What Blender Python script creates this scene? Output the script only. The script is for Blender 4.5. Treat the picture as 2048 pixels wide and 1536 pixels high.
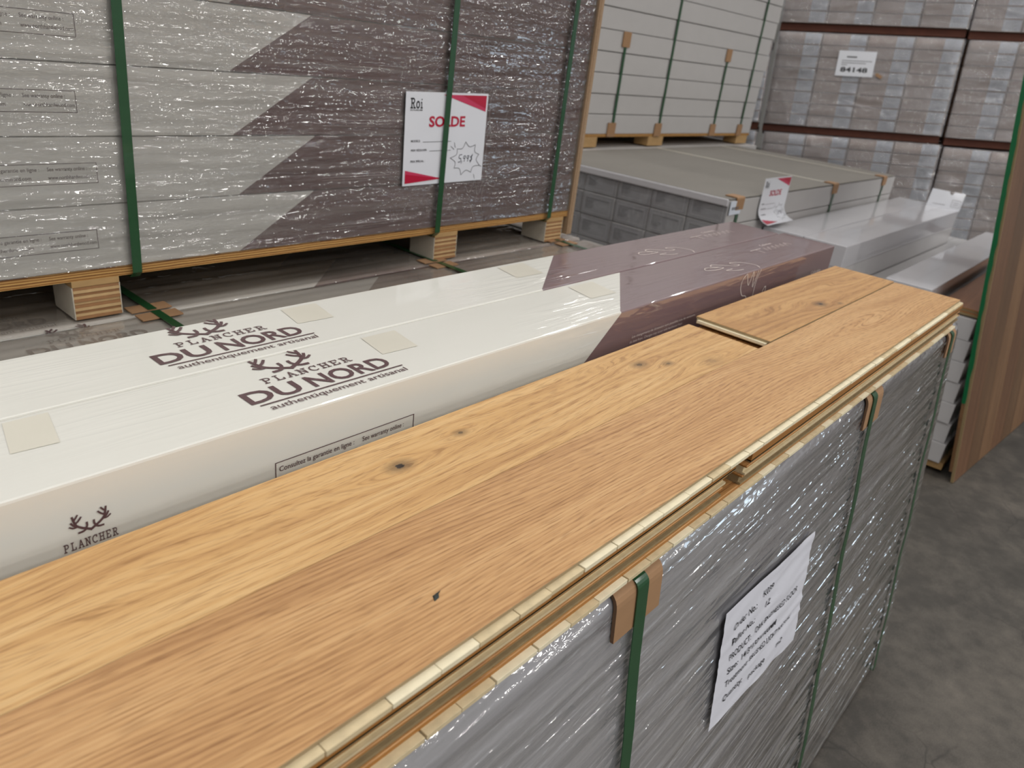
import bpy, bmesh, math, random
from mathutils import Matrix, Vector, noise as mnoise

random.seed(11)
SC = bpy.context.scene
COL = SC.collection
for _o in list(bpy.data.objects):
    bpy.data.objects.remove(_o)

# ------------------------------------------------------------------ camera
R = ((0.66463004, -0.24209179, 0.70686524),
     (-0.73864376, -0.35542431, 0.57278177),
     (0.11257133, -0.90280957, -0.41504527))          # rows: world axes; columns: right, down, forward
cam_d = bpy.data.cameras.new('camera')
cam = bpy.data.objects.new('camera', cam_d)
COL.objects.link(cam)
SC.camera = cam
_m = Matrix.Identity(4)
for _i in range(3):
    _m[_i][0] = R[_i][0]
    _m[_i][1] = -R[_i][1]
    _m[_i][2] = -R[_i][2]
_m[2][3] = 1.6
cam.matrix_world = _m
cam_d.sensor_width = 36.0
cam_d.lens = 1480.0 / 2048.0 * 36.0
cam_d.clip_start = 0.02
cam_d.dof.use_dof = True
cam_d.dof.focus_distance = 0.92
cam_d.dof.aperture_fstop = 7.5

# ------------------------------------------------------------------ world, lamps, exposure
w = bpy.data.worlds.new('hall_ambient')
SC.world = w
w.use_nodes = True
w.node_tree.nodes['Background'].inputs[0].default_value = (1.0, 0.99, 0.98, 1)
w.node_tree.nodes['Background'].inputs[1].default_value = 0.26


def lamp(name, loc, sx, sy, power, col=(1, 0.98, 0.95), aim=None):
    d = bpy.data.lights.new(name, 'AREA')
    d.shape = 'RECTANGLE'
    d.size, d.size_y = sx, sy
    d.energy = power
    d.color = col
    o = bpy.data.objects.new(name, d)
    COL.objects.link(o)
    o.location = loc
    if aim:
        o.rotation_euler = (Vector(aim) - Vector(loc)).to_track_quat('-Z', 'Y').to_euler()
    return o


for _x in (-5.6, -2.6, 0.4, 3.4, 6.4, 9.4):
    for _y in (-15.0, -12.0, -9.0, -6.0, -3.1, -0.2, 2.7, 5.6):
        lamp('ceiling_and_fill_lamp', (_x + 0.15, _y, 5.7), 0.24, 1.1, 54 if _y < -5 else 22)  # far rows are added fill, stronger, for film glints and upright faces
lamp('daylight_door', (13.0, -9.0, 2.0), 1.5, 2.6, 32, (0.66, 0.84, 1.0), aim=(2.0, 0.3, 1.0))
SC.view_settings.view_transform = 'Standard'
SC.view_settings.look = 'None'
SC.view_settings.exposure = 0.16
SC.view_settings.gamma = 1.0
SC.view_settings.use_curve_mapping = False
SC.cycles.use_denoising = True
SC.cycles.max_bounces = 6
SC.cycles.diffuse_bounces = 3
SC.cycles.glossy_bounces = 3
SC.cycles.transparent_max_bounces = 8
SC.cycles.use_adaptive_sampling = True
SC.cycles.adaptive_threshold = 0.045
SC.cycles.adaptive_min_samples = 16
SC.cycles.sample_clamp_indirect = 6.0
SC.cycles.caustics_reflective = False
SC.cycles.caustics_refractive = False


# ------------------------------------------------------------------ material helpers
def lin(c):
    out = []
    for v in c[:3]:
        v = v / 255.0
        out.append(v / 12.92 if v <= 0.04045 else ((v + 0.055) / 1.055) ** 2.4)
    return (out[0], out[1], out[2], 1.0)


class NT:
    def __init__(self, name):
        self.mat = bpy.data.materials.new(name)
        self.mat.use_nodes = True
        self.t = self.mat.node_tree
        self.t.nodes.clear()
        self.out = self.t.nodes.new('ShaderNodeOutputMaterial')
        tc = self.t.nodes.new('ShaderNodeTexCoord')
        self.obj = tc.outputs['Object']

    def n(self, typ, ins=None, out=0, **props):
        nd = self.t.nodes.new('ShaderNode' + typ)
        for k, v in props.items():
            setattr(nd, k, v)
        for k, v in (ins or {}).items():
            s = nd.inputs[k]
            if isinstance(v, bpy.types.NodeSocket):
                self.t.links.new(v, s)
            else:
                s.default_value = v
        return nd.outputs[out] if out is not None else nd

    def math(self, op, a, b=0.0, c=0.0, clamp=False):
        return self.n('Math', {0: a, 1: b, 2: c}, operation=op, use_clamp=clamp)

    def map(self, v, scale=(1, 1, 1), rot=(0, 0, 0), loc=(0, 0, 0)):
        return self.n('Mapping', {'Vector': v, 'Scale': scale, 'Rotation': rot, 'Location': loc})

    def noise(self, v, scale=1.0, detail=2.0, rough=0.5, dist=0.0):
        return self.n('TexNoise', {'Vector': v, 'Scale': scale, 'Detail': detail, 'Roughness': rough, 'Distortion': dist})

    def ramp(self, fac, stops, interp='LINEAR'):
        nd = self.n('ValToRGB', {'Fac': fac}, out=None)
        cr = nd.color_ramp
        cr.interpolation = interp
        while len(cr.elements) < len(stops):
            cr.elements.new(0.5)
        for e, (p, c) in zip(cr.elements, stops):
            e.position = p
            e.color = c if len(c) == 4 else lin(c)
        return nd.outputs[0]

    def mixc(self, fac, a, b, mode='MIX'):
        nd = self.n('Mix', None, out=None, data_type='RGBA', blend_type=mode)
        for idx, v in ((0, fac), (6, a), (7, b)):
            s = nd.inputs[idx]
            if isinstance(v, bpy.types.NodeSocket):
                self.t.links.new(v, s)
            else:
                s.default_value = v
        return nd.outputs[2]

    def bump(self, h, strength=0.3, dist=0.001):
        return self.n('Bump', {'Height': h, 'Strength': strength, 'Distance': dist})

    def principled(self, **ins):
        d = {}
        for k, v in ins.items():
            d[{'color': 'Base Color', 'rough': 'Roughness', 'spec': 'Specular IOR Level', 'coat': 'Coat Weight', 'coat_ior': 'Coat IOR',
               'coat_rough': 'Coat Roughness', 'normal': 'Normal', 'coat_normal': 'Coat Normal', 'metal': 'Metallic'}[k]] = v
        return self.n('BsdfPrincipled', d)

    def finish(self, sh):
        self.t.links.new(sh, self.out.inputs['Surface'])
        return self.mat


def plain(name, c, rough=0.5, spec=0.5, coat=0.0, coat_rough=0.05, vary=0.06, vscale=9.0, bump=0.0, bscale=300.0):
    g = NT(name)
    c4 = lin(c)
    dark = (c4[0] * (1 - vary * 2), c4[1] * (1 - vary * 2), c4[2] * (1 - vary * 2), 1)
    col = g.mixc(g.noise(g.map(g.obj, (vscale, vscale * 1.7, vscale * 2.1)), 1.0, 3.0), dark, c4)
    d = dict(color=col, rough=rough, spec=spec, coat=coat, coat_rough=coat_rough)
    if bump:
        d['normal'] = g.bump(g.noise(g.obj, bscale, 2.0), bump, 0.0005)
    return g.finish(g.principled(**d))


def film(name, haze, tint, layers=1.3, across=60.0, along=1.5, amp=1.0, rough=0.10, tilt=0.0, spark=1.0, contrast=1.0):
    """stretch film: clear sheet, milky streaks where it doubles up, folds and ripples running along X"""
    g = NT(name)
    v = g.map(g.obj, (1, 1, 1), (0, tilt, 0))

    def ridge(n, p):
        return g.math('POWER', g.math('SUBTRACT', 1.0, g.math('ABSOLUTE', g.math('MULTIPLY_ADD', n, 2.0, -1.0))), p)
    n1 = g.noise(g.map(v, (along * 2.2, along * 2.2, across)), 1.0, 1.0, 0.4, 0.35)
    n2 = g.noise(g.map(v, (along * 12, along * 12, across * 2.2), (0, 0.08, 0)), 1.0, 0.0, 0.5, 0.5)
    n3 = g.noise(g.map(v, (60, 60, 190), (0, -0.12, 0)), 1.0, 0.0, 0.5, 0.4)
    zone = g.n('MapRange', {0: g.noise(g.map(v, (4, 4, 14)), 1.0, 2.0), 1: 0.38, 2: 0.60, 3: 0.25, 4: 1.0})
    h = g.math('ADD', n1, g.math('MULTIPLY', g.math('MULTIPLY', n2, zone), 0.55 * spark))
    h = g.math('ADD', h, g.math('MULTIPLY', g.math('MULTIPLY', n3, zone), 0.26 * spark))
    nrm = g.bump(h, 1.0, 0.001 * amp)
    st = g.noise(g.map(v, (along * 0.8, along, across * 1.1), (0, 0.02, 0)), 1.0, 4.0, 0.6, 0.3)
    st = g.n('MapRange', {0: st, 1: 0.34, 2: 0.68, 3: 1.0 - 0.55 * contrast, 4: 1.0 + 0.75 * contrast})
    pt = g.n('MapRange', {0: g.noise(g.map(v, (2.2, 2.2, 4.0)), 1.0, 2.0), 1: 0.3, 2: 0.7, 3: 0.8, 4: 1.2})
    hz = g.math('MULTIPLY', haze, g.math('MULTIPLY', st, pt), clamp=True)
    dif = g.n('BsdfDiffuse', {'Color': lin(tint)})
    tr = g.n('BsdfTransparent', {'Color': (0.97, 0.97, 0.97, 1)})
    base = g.n('MixShader', {0: hz, 1: tr, 2: dif})
    gl = g.n('BsdfGlossy', {'Color': (1, 1, 1, 1), 'Roughness': rough, 'Normal': nrm})
    fr = g.math('MULTIPLY', g.n('Fresnel', {'IOR': 1.46}), layers, clamp=True)
    return g.finish(g.n('MixShader', {0: fr, 1: base, 2: gl}))


def oak(name, seed, light, mid, dark, knots=(), slant=0.0, ring=0.010, cath=1.0, contrast=1.0, rough=0.42, upright=False):
    g = NT(name)
    if upright:
        q = g.n('SeparateXYZ', {0: g.obj}, out=None)
        g.obj = g.n('CombineXYZ', {0: q.outputs[2], 1: q.outputs[0], 2: q.outputs[1]})
    p = g.map(g.obj, (1, 1, 1), (0, 0, slant))
    sp = g.n('SeparateXYZ', {0: g.obj}, out=None)
    x, y = sp.outputs[0], sp.outputs[1]
    sps = g.n('SeparateXYZ', {0: p}, out=None)
    ys = sps.outputs[1]
    off = (seed * 3.17, seed * 1.31, seed * 0.7)
    low = g.noise(g.map(p, (1.3, 9, 9), loc=off), 1.0, 2.0, 0.5, 0.3)
    warp = g.math('MULTIPLY_ADD', low, 0.085 * cath, -0.042 * cath)
    yw = g.math('ADD', ys, warp)
    ring_dark = None
    for (kx, ky, kr, kd) in knots:
        dx = g.math('DIVIDE', g.math('SUBTRACT', x, kx), kr * 4.5)
        dy = g.math('DIVIDE', g.math('SUBTRACT', y, ky), kr * 1.9)
        d2 = g.math('ADD', g.math('MULTIPLY', dx, dx), g.math('MULTIPLY', dy, dy))
        e = g.math('EXPONENT', g.math('MULTIPLY', d2, -0.7))
        s = g.math('DIVIDE', dy, g.math('ADD', g.math('ABSOLUTE', dy), 0.35))
        yw = g.math('SUBTRACT', yw, g.math('MULTIPLY', g.math('MULTIPLY', e, s), kr * 1.5))
        if kd > 0:
            ax = g.math('DIVIDE', g.math('SUBTRACT', x, kx), kr * 0.9)
            ay = g.math('DIVIDE', g.math('SUBTRACT', y, ky), kr * 0.55)
            nn = g.math('MULTIPLY_ADD', g.noise(g.map(g.obj, (180, 260, 1)), 1.0, 2.0), 0.9, -0.45)
            a2 = g.math('ADD', g.math('SQRT', g.math('ADD', g.math('MULTIPLY', ax, ax), g.math('MULTIPLY', ay, ay))), nn)
            core = g.n('MapRange', {0: a2, 1: 0.45, 2: 1.0, 3: kd, 4: 0.0})
            halo = g.math('MULTIPLY', g.n('MapRange', {0: a2, 1: 0.9, 2: 2.6, 3: 0.55, 4: 0.0}), kd)
            k = g.math('MAXIMUM', core, halo)
            ring_dark = k if ring_dark is None else g.math('MAXIMUM', ring_dark, k)
    fine = g.noise(g.map(p, (5, 260, 60), loc=off), 1.0, 3.0, 0.55, 0.15)
    med = g.noise(g.n('CombineXYZ', {0: g.math('MULTIPLY', x, 2.6), 1: g.math('MULTIPLY', yw, 62), 2: seed * 1.7}), 1.0, 3.0, 0.55, 0.25)
    rings = g.math('MULTIPLY_ADD', g.math('SINE', g.math('MULTIPLY', yw, 6.2832 / ring)), 0.5, 0.5)
    rings = g.math('POWER', rings, 1.6)
    tone = g.math('ADD', g.math('ADD', g.math('MULTIPLY', med, 0.62), g.math('MULTIPLY', rings, 0.16 * contrast)), g.math('MULTIPLY', fine, 0.34))
    patch = g.noise(g.map(p, (1.1, 6, 6), loc=(seed, 2 * seed, 0)), 1.0, 1.0)
    tone = g.math('ADD', tone, g.math('MULTIPLY_ADD', patch, 0.34, -0.17))
    col = g.ramp(tone, [(0.30, light), (0.55, mid), (0.82, dark)])
    pv = g.n('CombineXYZ', {0: g.math('MULTIPLY', x, 34), 1: g.math('MULTIPLY', yw, 640), 2: seed})
    pore = g.noise(pv, 1.0, 2.0, 0.5, 0.1)
    gate = g.math('MULTIPLY_ADD', rings, 0.45, 0.55)
    pm = g.math('MULTIPLY', g.n('MapRange', {0: pore, 1: 0.50, 2: 0.66, 3: 0.0, 4: 1.0}), gate)
    d4 = lin(dark)
    col = g.mixc(g.math('MULTIPLY', pm, 0.68 * contrast, clamp=True), col, (d4[0] * 0.60, d4[1] * 0.52, d4[2] * 0.44, 1))
    if ring_dark is not None:
        col = g.mixc(g.math('MULTIPLY', ring_dark, 1.0, clamp=True), col, lin((52, 42, 34)))
    nrm = g.bump(g.math('MULTIPLY_ADD', pm, -1.0, g.math('MULTIPLY', med, 0.3)), 0.35, 0.0005)
    return g.finish(g.principled(color=col, rough=rough, spec=0.35, normal=nrm))


def layered(name, cols, step, axis=2):
    """end grain / plywood edge: bands across one axis"""
    g = NT(name)
    sp = g.n('SeparateXYZ', {0: g.obj}, out=None)
    nz = g.noise(g.map(g.obj, (14, 14, 60)), 1.0, 3.0)
    t = g.math('FRACT', g.math('ADD', g.math('DIVIDE', sp.outputs[axis], step), g.math('MULTIPLY', nz, 0.35)))
    k = len(cols)
    col = g.ramp(t, [(i / k, c) for i, c in enumerate(cols)], 'CONSTANT')
    col = g.mixc(g.math('MULTIPLY', g.noise(g.map(g.obj, (40, 40, 260)), 1.0, 3.0), 0.4), col, lin((96, 66, 38)))
    return g.finish(g.principled(color=col, rough=0.7, spec=0.2))


# ------------------------------------------------------------------ palette
WHITE = (214, 211, 199)
PURPLE = (132, 108, 110)  # lighter than the print itself: bright reflections are put into the colour
INK = (92, 66, 68)


def carton_mat(name, c, wr=0.35, rough=0.4, coat=0.55, coat_rough=0.06, ior=1.6):
    g = NT(name)
    v = g.obj
    n1 = g.noise(g.map(v, (5, 60, 60)), 1.0, 1.0, 0.5, 0.4)
    n2 = g.noise(g.map(v, (26, 120, 120)), 1.0, 0.0, 0.6, 0.6)
    zone = g.n('MapRange', {0: g.noise(g.map(v, (2.2, 7, 7)), 1.0, 1.0), 1: 0.47, 2: 0.72, 3: 0.0, 4: 1.0})
    rg = g.math('POWER', g.math('SUBTRACT', 1.0, g.math('ABSOLUTE', g.math('MULTIPLY_ADD', n1, 2.0, -1.0))), 6.0)
    h = g.math('MULTIPLY', g.math('ADD', rg, g.math('MULTIPLY', n2, 0.3)), zone)
    cn = g.bump(h, wr, 0.003)
    c4 = lin(c)
    col = g.mixc(g.noise(g.map(v, (6, 14, 14)), 1.0, 2.0), (c4[0] * .93, c4[1] * .93, c4[2] * .92, 1), c4)
    return g.finish(g.principled(color=col, rough=rough, spec=0.3, coat=coat, coat_rough=coat_rough, coat_ior=ior, coat_normal=cn))


M = {}
M['white_carton'] = carton_mat('printed_carton_white', (228, 226, 218), 0.40)
M['purple_carton'] = carton_mat('printed_carton_plum', PURPLE, 0.20, 0.4, 1.0, 0.04, 2.1)
M['wrap_white'] = plain('carton_white_board', (240, 237, 230), 0.6)
M['wrap_purple'] = plain('carton_plum_board', (98, 60, 62), 0.55)
M['bg_white'] = plain('plain_white_carton', (192, 190, 190), 0.35, coat=0.35, coat_rough=0.12, vary=0.03)
M['bg_white_matte'] = plain('matte_white_carton', (182, 179, 177), 0.6, vary=0.04)
M['gloss_white'] = plain('glossy_white_carton', (200, 199, 203), 0.3, coat=0.8, coat_rough=0.05, vary=0.02)
M['grey_end'] = plain('grey_carton_end', (146, 146, 149), 0.6)
M['grey_panel'] = plain('grey_end_panel', (168, 168, 171), 0.6)
M['grey_ink'] = plain('dark_grey_print', (96, 96, 100), 0.6)
M['kraft_top'] = plain('dusty_kraft_top', (126, 121, 114), 0.75, vary=0.08, vscale=4)
M['tan_carton'] = plain('tan_carton_end', (190, 169, 156), 0.6, vary=0.05)
M['white_label'] = plain('white_carton_label', (206, 212, 222), 0.45, vary=0.02)
M['ink'] = plain('plum_ink', INK, 0.45, coat=0.5, vary=0.02)
M['ink_wrap'] = plain('faded_plum_ink', (96, 76, 76), 0.5, vary=0.02)
M['pale_ink'] = plain('pale_line_print', (220, 206, 198), 0.45, vary=0.02)
M['pale_ink_wrap'] = plain('pale_line_print_under_film', (142, 118, 116), 0.45, vary=0.02)
M['black_ink'] = plain('black_ink', (34, 34, 38), 0.5, vary=0.02)
M['pen'] = plain('black_marker', (40, 44, 58), 0.5, vary=0.02)
M['red'] = plain('crimson_print', (180, 8, 52), 0.35, coat=0.6, vary=0.02)
M['rose'] = plain('rose_print', (196, 52, 88), 0.35, coat=0.6, vary=0.02)
M['paper'] = plain('laminated_paper', (222, 224, 230), 0.3, coat=0.6, coat_rough=0.08, vary=0.01)
M['sheet'] = plain('crumpled_paper', (212, 213, 222), 0.55, vary=0.02)
M['strap'] = plain('green_strap', (26, 74, 40), 0.38, coat=0.3, vary=0.12, vscale=60)
M['card'] = plain('brown_cardboard', (158, 122, 88), 0.75, vary=0.07, vscale=30)
M['card_edge'] = plain('cardboard_edge', (112, 84, 62), 0.85, vary=0.1, vscale=200)
M['tape'] = plain('beige_tape', (222, 217, 202), 0.3, coat=0.4, vary=0.03)
M['pallet_wood'] = plain('pallet_softwood', (186, 150, 100), 0.75, vary=0.16, vscale=24)
M['block_face'] = plain('block_side_veneer', (196, 188, 172), 0.7, vary=0.08, vscale=24)
M['ply_a'] = plain('ply_light', (206, 172, 124), 0.75, vary=0.16, vscale=60)
M['ply_b'] = plain('ply_dark', (164, 120, 80), 0.8, vary=0.16, vscale=60)
M['end_board'] = layered('end_board_edge', [(172, 146, 118), (150, 124, 98), (166, 142, 116)], 0.02, 0)
M['deck_edge'] = layered('plywood_edge', [(206, 164, 100), (150, 104, 56), (196, 152, 92), (128, 86, 48)], 0.0095)
M['red_beam'] = plain('reddish_pallet_beam', (96, 52, 36), 0.8, vary=0.2, vscale=10)
M['green_paint'] = plain('green_edge_paint', (0, 104, 58), 0.5, vary=0.12, vscale=40)
M['core'] = plain('pale_core_wood', (240, 228, 196), 0.7, vary=0.10, vscale=90)
M['core_dull'] = plain('weathered_core_wood', (224, 204, 164), 0.75, vary=0.18, vscale=90)
M['core_grey'] = plain('greyish_core_wood', (160, 138, 100), 0.8, vary=0.22, vscale=120)  # greyish-beige core tone
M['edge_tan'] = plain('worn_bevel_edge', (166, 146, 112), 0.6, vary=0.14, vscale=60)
M['edge_oak'] = plain('oiled_oak_edge', (170, 116, 56), 0.5, vary=0.12, vscale=60)
M['chip'] = plain('dark_green_chip', (34, 44, 42), 0.5)
M['wall'] = plain('painted_wall', (176, 174, 170), 0.8)

OAKL, OAKM, OAKD = (226, 184, 130), (204, 156, 100), (170, 118, 68)
M['oak_front'] = oak('oak_front', 1.0, (207, 167, 118), (192, 148, 99), (158, 114, 72), slant=0.06, ring=0.0055, cath=0.9, contrast=0.9,
                     knots=[(1.55, 0.085, 0.030, 0.0)])
M['oak_rear'] = oak('oak_rear', 4.2, (219, 182, 129), (203, 160, 105), (170, 125, 78), slant=-0.02, ring=0.013, cath=1.25, contrast=0.8,
                    knots=[(0.46, 0.078, 0.011, 1.0), (0.565, 0.092, 0.007, 0.8), (0.94, 0.082, 0.011, 0.8), (0.985, 0.058, 0.008, 0.75), (1.06, 0.02, 0.016, 0.35)])
M['oak_short'] = oak('oak_short', 8.6, (207, 166, 112), (188, 143, 91), (154, 110, 67), slant=0.05, ring=0.015, cath=1.5, contrast=0.7,
                     knots=[(0.33, 0.035, 0.013, 0.95), (0.38, 0.012, 0.007, 0.6)])
M['oak_low'] = oak('oak_low', 2.3, (206, 160, 104), (186, 136, 82), (150, 100, 56))
M['oak_brown'] = oak('oak_brown', 5.5, (150, 104, 72), (132, 88, 58), (106, 68, 44), ring=0.012, contrast=0.5)
M['panel'] = [oak('display_oak_%d' % i, 6.0 + i, a, b, c, ring=0.018, cath=0.7, contrast=0.6, upright=True) for i, (a, b, c) in enumerate((
    ((122, 88, 62), (104, 73, 50), (80, 55, 37)), ((134, 102, 72), (114, 84, 58), (88, 63, 42)), ((110, 82, 56), (94, 68, 46), (74, 52, 34))))]  # darkened tones: the shade on the panel face is put into the colour

M['film_front'] = film('film_front', 0.62, (172, 171, 175), 2.5, 54, 1.0, 8.8, 0.06, 0.05, 1.0, 0.45)
M['film_clear'] = film('film_clear', 0.10, (228, 224, 218), 2.5, 66, 1.7, 7.5, 0.05, 0.0, 1.9, 0.6)
M['film_top'] = film('film_top', 0.30, (214, 204, 192), 1.1, 26, 1.6, 6.0, 0.08, 0.0, 1.2, 0.7)
M['film_back'] = film('film_back', 0.16, (226, 226, 232), 2.6, 14, 3.0, 24.0, 0.08, 0.5, 1.0, 0.6)
M['film_thin'] = film('film_thin', 0.10, (220, 222, 228), 1.2, 14, 5.0, 8.0, 0.12, 0.5, 0.5, 0.5)


def concrete():
    g = NT('concrete_floor')
    a = g.noise(g.obj, 1.6, 5.0, 0.6, 0.6)
    b = g.noise(g.obj, 14.0, 5.0, 0.65)
    c = g.noise(g.obj, 240.0, 2.0)
    t = g.math('ADD', g.math('ADD', g.math('MULTIPLY', a, 0.55), g.math('MULTIPLY', b, 0.4)), g.math('MULTIPLY', c, 0.15))
    col = g.ramp(t, [(0.30, (44, 41, 38)), (0.52, (69, 65, 60)), (0.74, (106, 99, 91))])
    wv = g.n('MixRGB', {0: 0.12, 1: g.obj, 2: g.n('TexNoise', {'Vector': g.obj, 'Scale': 5.0, 'Detail': 3.0}, out=1)})
    crack = g.n('TexVoronoi', {'Vector': wv, 'Scale': 5.5}, feature='DISTANCE_TO_EDGE')
    area = g.n('MapRange', {0: g.noise(g.obj, 1.1, 1.0), 1: 0.48, 2: 0.56, 3: 0.0, 4: 1.0})
    cm = g.math('MULTIPLY', g.n('MapRange', {0: crack, 1: 0.0, 2: 0.018, 3: 0.6, 4: 0.0}), area)
    col = g.mixc(cm, col, lin((44, 41, 39)))
    return g.finish(g.principled(color=col, rough=0.55, spec=0.35, normal=g.bump(b, 0.15, 0.002)))


M['concrete'] = concrete()


# ------------------------------------------------------------------ mesh helpers
def mesh_from(name, verts, faces, mats, mi=None, smooth=False):
    me = bpy.data.meshes.new(name)
    me.from_pydata([tuple(v) for v in verts], [], faces)
    if not isinstance(mats, (list, tuple)):
        mats = [mats]
    for m in mats:
        me.materials.append(m)
    if mi:
        me.polygons.foreach_set('material_index', mi)
    if smooth:
        me.polygons.foreach_set('use_smooth', [True] * len(me.polygons))
    me.update()
    return me


def bevel(me, off, seg=2):
    bm = bmesh.new()
    bm.from_mesh(me)
    es = [e for e in bm.edges if len(e.link_faces) == 2 and e.calc_face_angle(0) > 0.6]
    bmesh.ops.bevel(bm, geom=es, offset=off, segments=seg, profile=0.6, affect='EDGES', clamp_overlap=True)
    bm.to_mesh(me)
    bm.free()
    return me


_bx = {}


def box(name, d, mat, bev=0.0, o=(0, 0, 0)):
    key = (name, tuple(round(v, 5) for v in d), mat.name, bev, tuple(o))
    if key in _bx:
        return _bx[key]
    x0, y0, z0 = o
    x1, y1, z1 = x0 + d[0], y0 + d[1], z0 + d[2]
    v = [(x0, y0, z0), (x1, y0, z0), (x1, y1, z0), (x0, y1, z0), (x0, y0, z1), (x1, y0, z1), (x1, y1, z1), (x0, y1, z1)]
    f = [(0, 3, 2, 1), (4, 5, 6, 7), (0, 1, 5, 4), (1, 2, 6, 5), (2, 3, 7, 6), (3, 0, 4, 7)]
    me = mesh_from(name, v, f, mat)
    if bev:
        bevel(me, bev)
    _bx[key] = me
    return me


def put(name, me, parent=None, loc=(0, 0, 0), rot=None, label=None):
    o = bpy.data.objects.new(name, me)
    COL.objects.link(o)
    o.parent = parent
    o.location = loc
    if rot is not None:
        o.rotation_euler = rot
    if label:
        o['label'] = label
    return o


def thing(name, label, cat, loc=(0, 0, 0), group=None, mat=None):
    o = bpy.data.objects.new(name, None)
    COL.objects.link(o)
    o.empty_display_size = 0.1
    if mat is not None:
        o.matrix_world = mat
    else:
        o.location = loc
    tag(o, label, cat, group)
    return o


def tag(o, label, cat, group=None):
    o['label'] = label
    o['category'] = cat
    if group:
        o['group'] = group
    return o


def sweep(name, path, x0, x1, t, mat, smooth=False):
    """solid strip: a (y, z) polyline given thickness t, extruded from x0 to x1"""
    n = len(path)
    nr = []
    for i in range(n):
        a = path[max(0, i - 1)]
        b = path[min(n - 1, i + 1)]
        dy, dz = b[0] - a[0], b[1] - a[1]
        L = math.hypot(dy, dz) or 1
        nr.append((dz / L, -dy / L))
    v = []
    for (y, z), (ny, nz) in zip(path, nr):
        for x in (x0, x1):
            v.append((x, y, z))
        for x in (x0, x1):
            v.append((x, y + ny * t, z + nz * t))
    f = []
    for i in range(n - 1):
        a, b = 4 * i, 4 * i + 4
        f += [(a, a + 1, b + 1, b), (a + 2, b + 2, b + 3, a + 3), (a, b, b + 2, a + 2), (a + 1, a + 3, b + 3, b + 1)]
    f += [(0, 2, 3, 1), (4 * n - 4, 4 * n - 3, 4 * n - 1, 4 * n - 2)]
    me = mesh_from(name, v, f, mat, smooth=False)
    bm = bmesh.new()
    bm.from_mesh(me)
    bmesh.ops.recalc_face_normals(bm, faces=bm.faces[:])
    bm.to_mesh(me)
    bm.free()
    return me


def corner(p0, pc, p1, r, k=6):
    """polyline p0 -> rounded corner at pc -> p1"""
    a = Vector(p0) - Vector(pc)
    b = Vector(p1) - Vector(pc)
    a.normalize()
    b.normalize()
    s = Vector(pc) + a * r
    e = Vector(pc) + b * r
    out = [tuple(p0)]
    for i in range(k + 1):
        t = i / k
        q = s * (1 - t) ** 2 + Vector(pc) * 2 * t * (1 - t) + e * t ** 2
        out.append((q[0], q[1]))
    out.append(tuple(p1))
    return out


def film_sheet(name, path, x0, x1, nx, step, amp, mat, seed=0.0, fx=3.0, fz=40.0):
    """film surface along a (y, z) path, wrinkled in real relief"""
    pts = [path[0]]
    for a, b in zip(path[:-1], path[1:]):
        L = math.hypot(b[0] - a[0], b[1] - a[1])
        k = max(1, int(L / step))
        for i in range(1, k + 1):
            pts.append((a[0] + (b[0] - a[0]) * i / k, a[1] + (b[1] - a[1]) * i / k))
    n = len(pts)
    v = []
    s = 0.0
    for i, (y, z) in enumerate(pts):
        a = pts[max(0, i - 1)]
        b = pts[min(n - 1, i + 1)]
        dy, dz = b[0] - a[0], b[1] - a[1]
        L = math.hypot(dy, dz) or 1
        ny, nz = dz / L, -dy / L
        if i:
            s += math.hypot(y - pts[i - 1][0], z - pts[i - 1][1])
        for j in range(nx + 1):
            x = x0 + (x1 - x0) * j / nx
            q = mnoise.noise(Vector((x * fx + seed, s * fz, seed))) + 0.5 * mnoise.noise(Vector((x * fx * 3, s * fz * 2.1, seed + 7)))
            d = amp * (0.6 + 0.7 * q)
            ex = 0.004 * mnoise.noise(Vector((seed, s * 24, 3.3))) if j == nx else 0
            v.append((x + ex, y + ny * d, z + nz * d))
    f = []
    for i in range(n - 1):
        for j in range(nx):
            a = i * (nx + 1) + j
            f.append((a, a + nx + 1, a + nx + 2, a + 1))
    return mesh_from(name, v, f, mat, smooth=True)


# ---- flat print, as 2D shapes (verts, faces)
def shape_join(*shapes):
    V, F = [], []
    for v, f in shapes:
        k = len(V)
        V += v
        F += [tuple(i + k for i in q) for q in f]
    return V, F


def rect(u0, v0, u1, v1):
    return [(u0, v0), (u1, v0), (u1, v1), (u0, v1)], [(0, 1, 2, 3)]


def poly(*p):
    return list(p), [tuple(range(len(p)))]


def frame(u0, v0, u1, v1, t):
    return shape_join(rect(u0, v0, u1, v0 + t), rect(u0, v1 - t, u1, v1), rect(u0, v0, u0 + t, v1), rect(u1 - t, v0, u1, v1))


def smooth_pts(p, k=4):
    if len(p) < 3:
        return p
    out = []
    for i in range(len(p) - 1):
        p0, p1, p2, p3 = p[max(0, i - 1)], p[i], p[i + 1], p[min(len(p) - 1, i + 2)]
        for j in range(k):
            t = j / k
            out.append(tuple(0.5 * (2 * b + (c - a) * t + (2 * a - 5 * b + 4 * c - d) * t * t + (3 * b - a - 3 * c + d) * t ** 3)
                             for a, b, c, d in zip(p0, p1, p2, p3)))
    out.append(p[-1])
    return out


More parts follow.
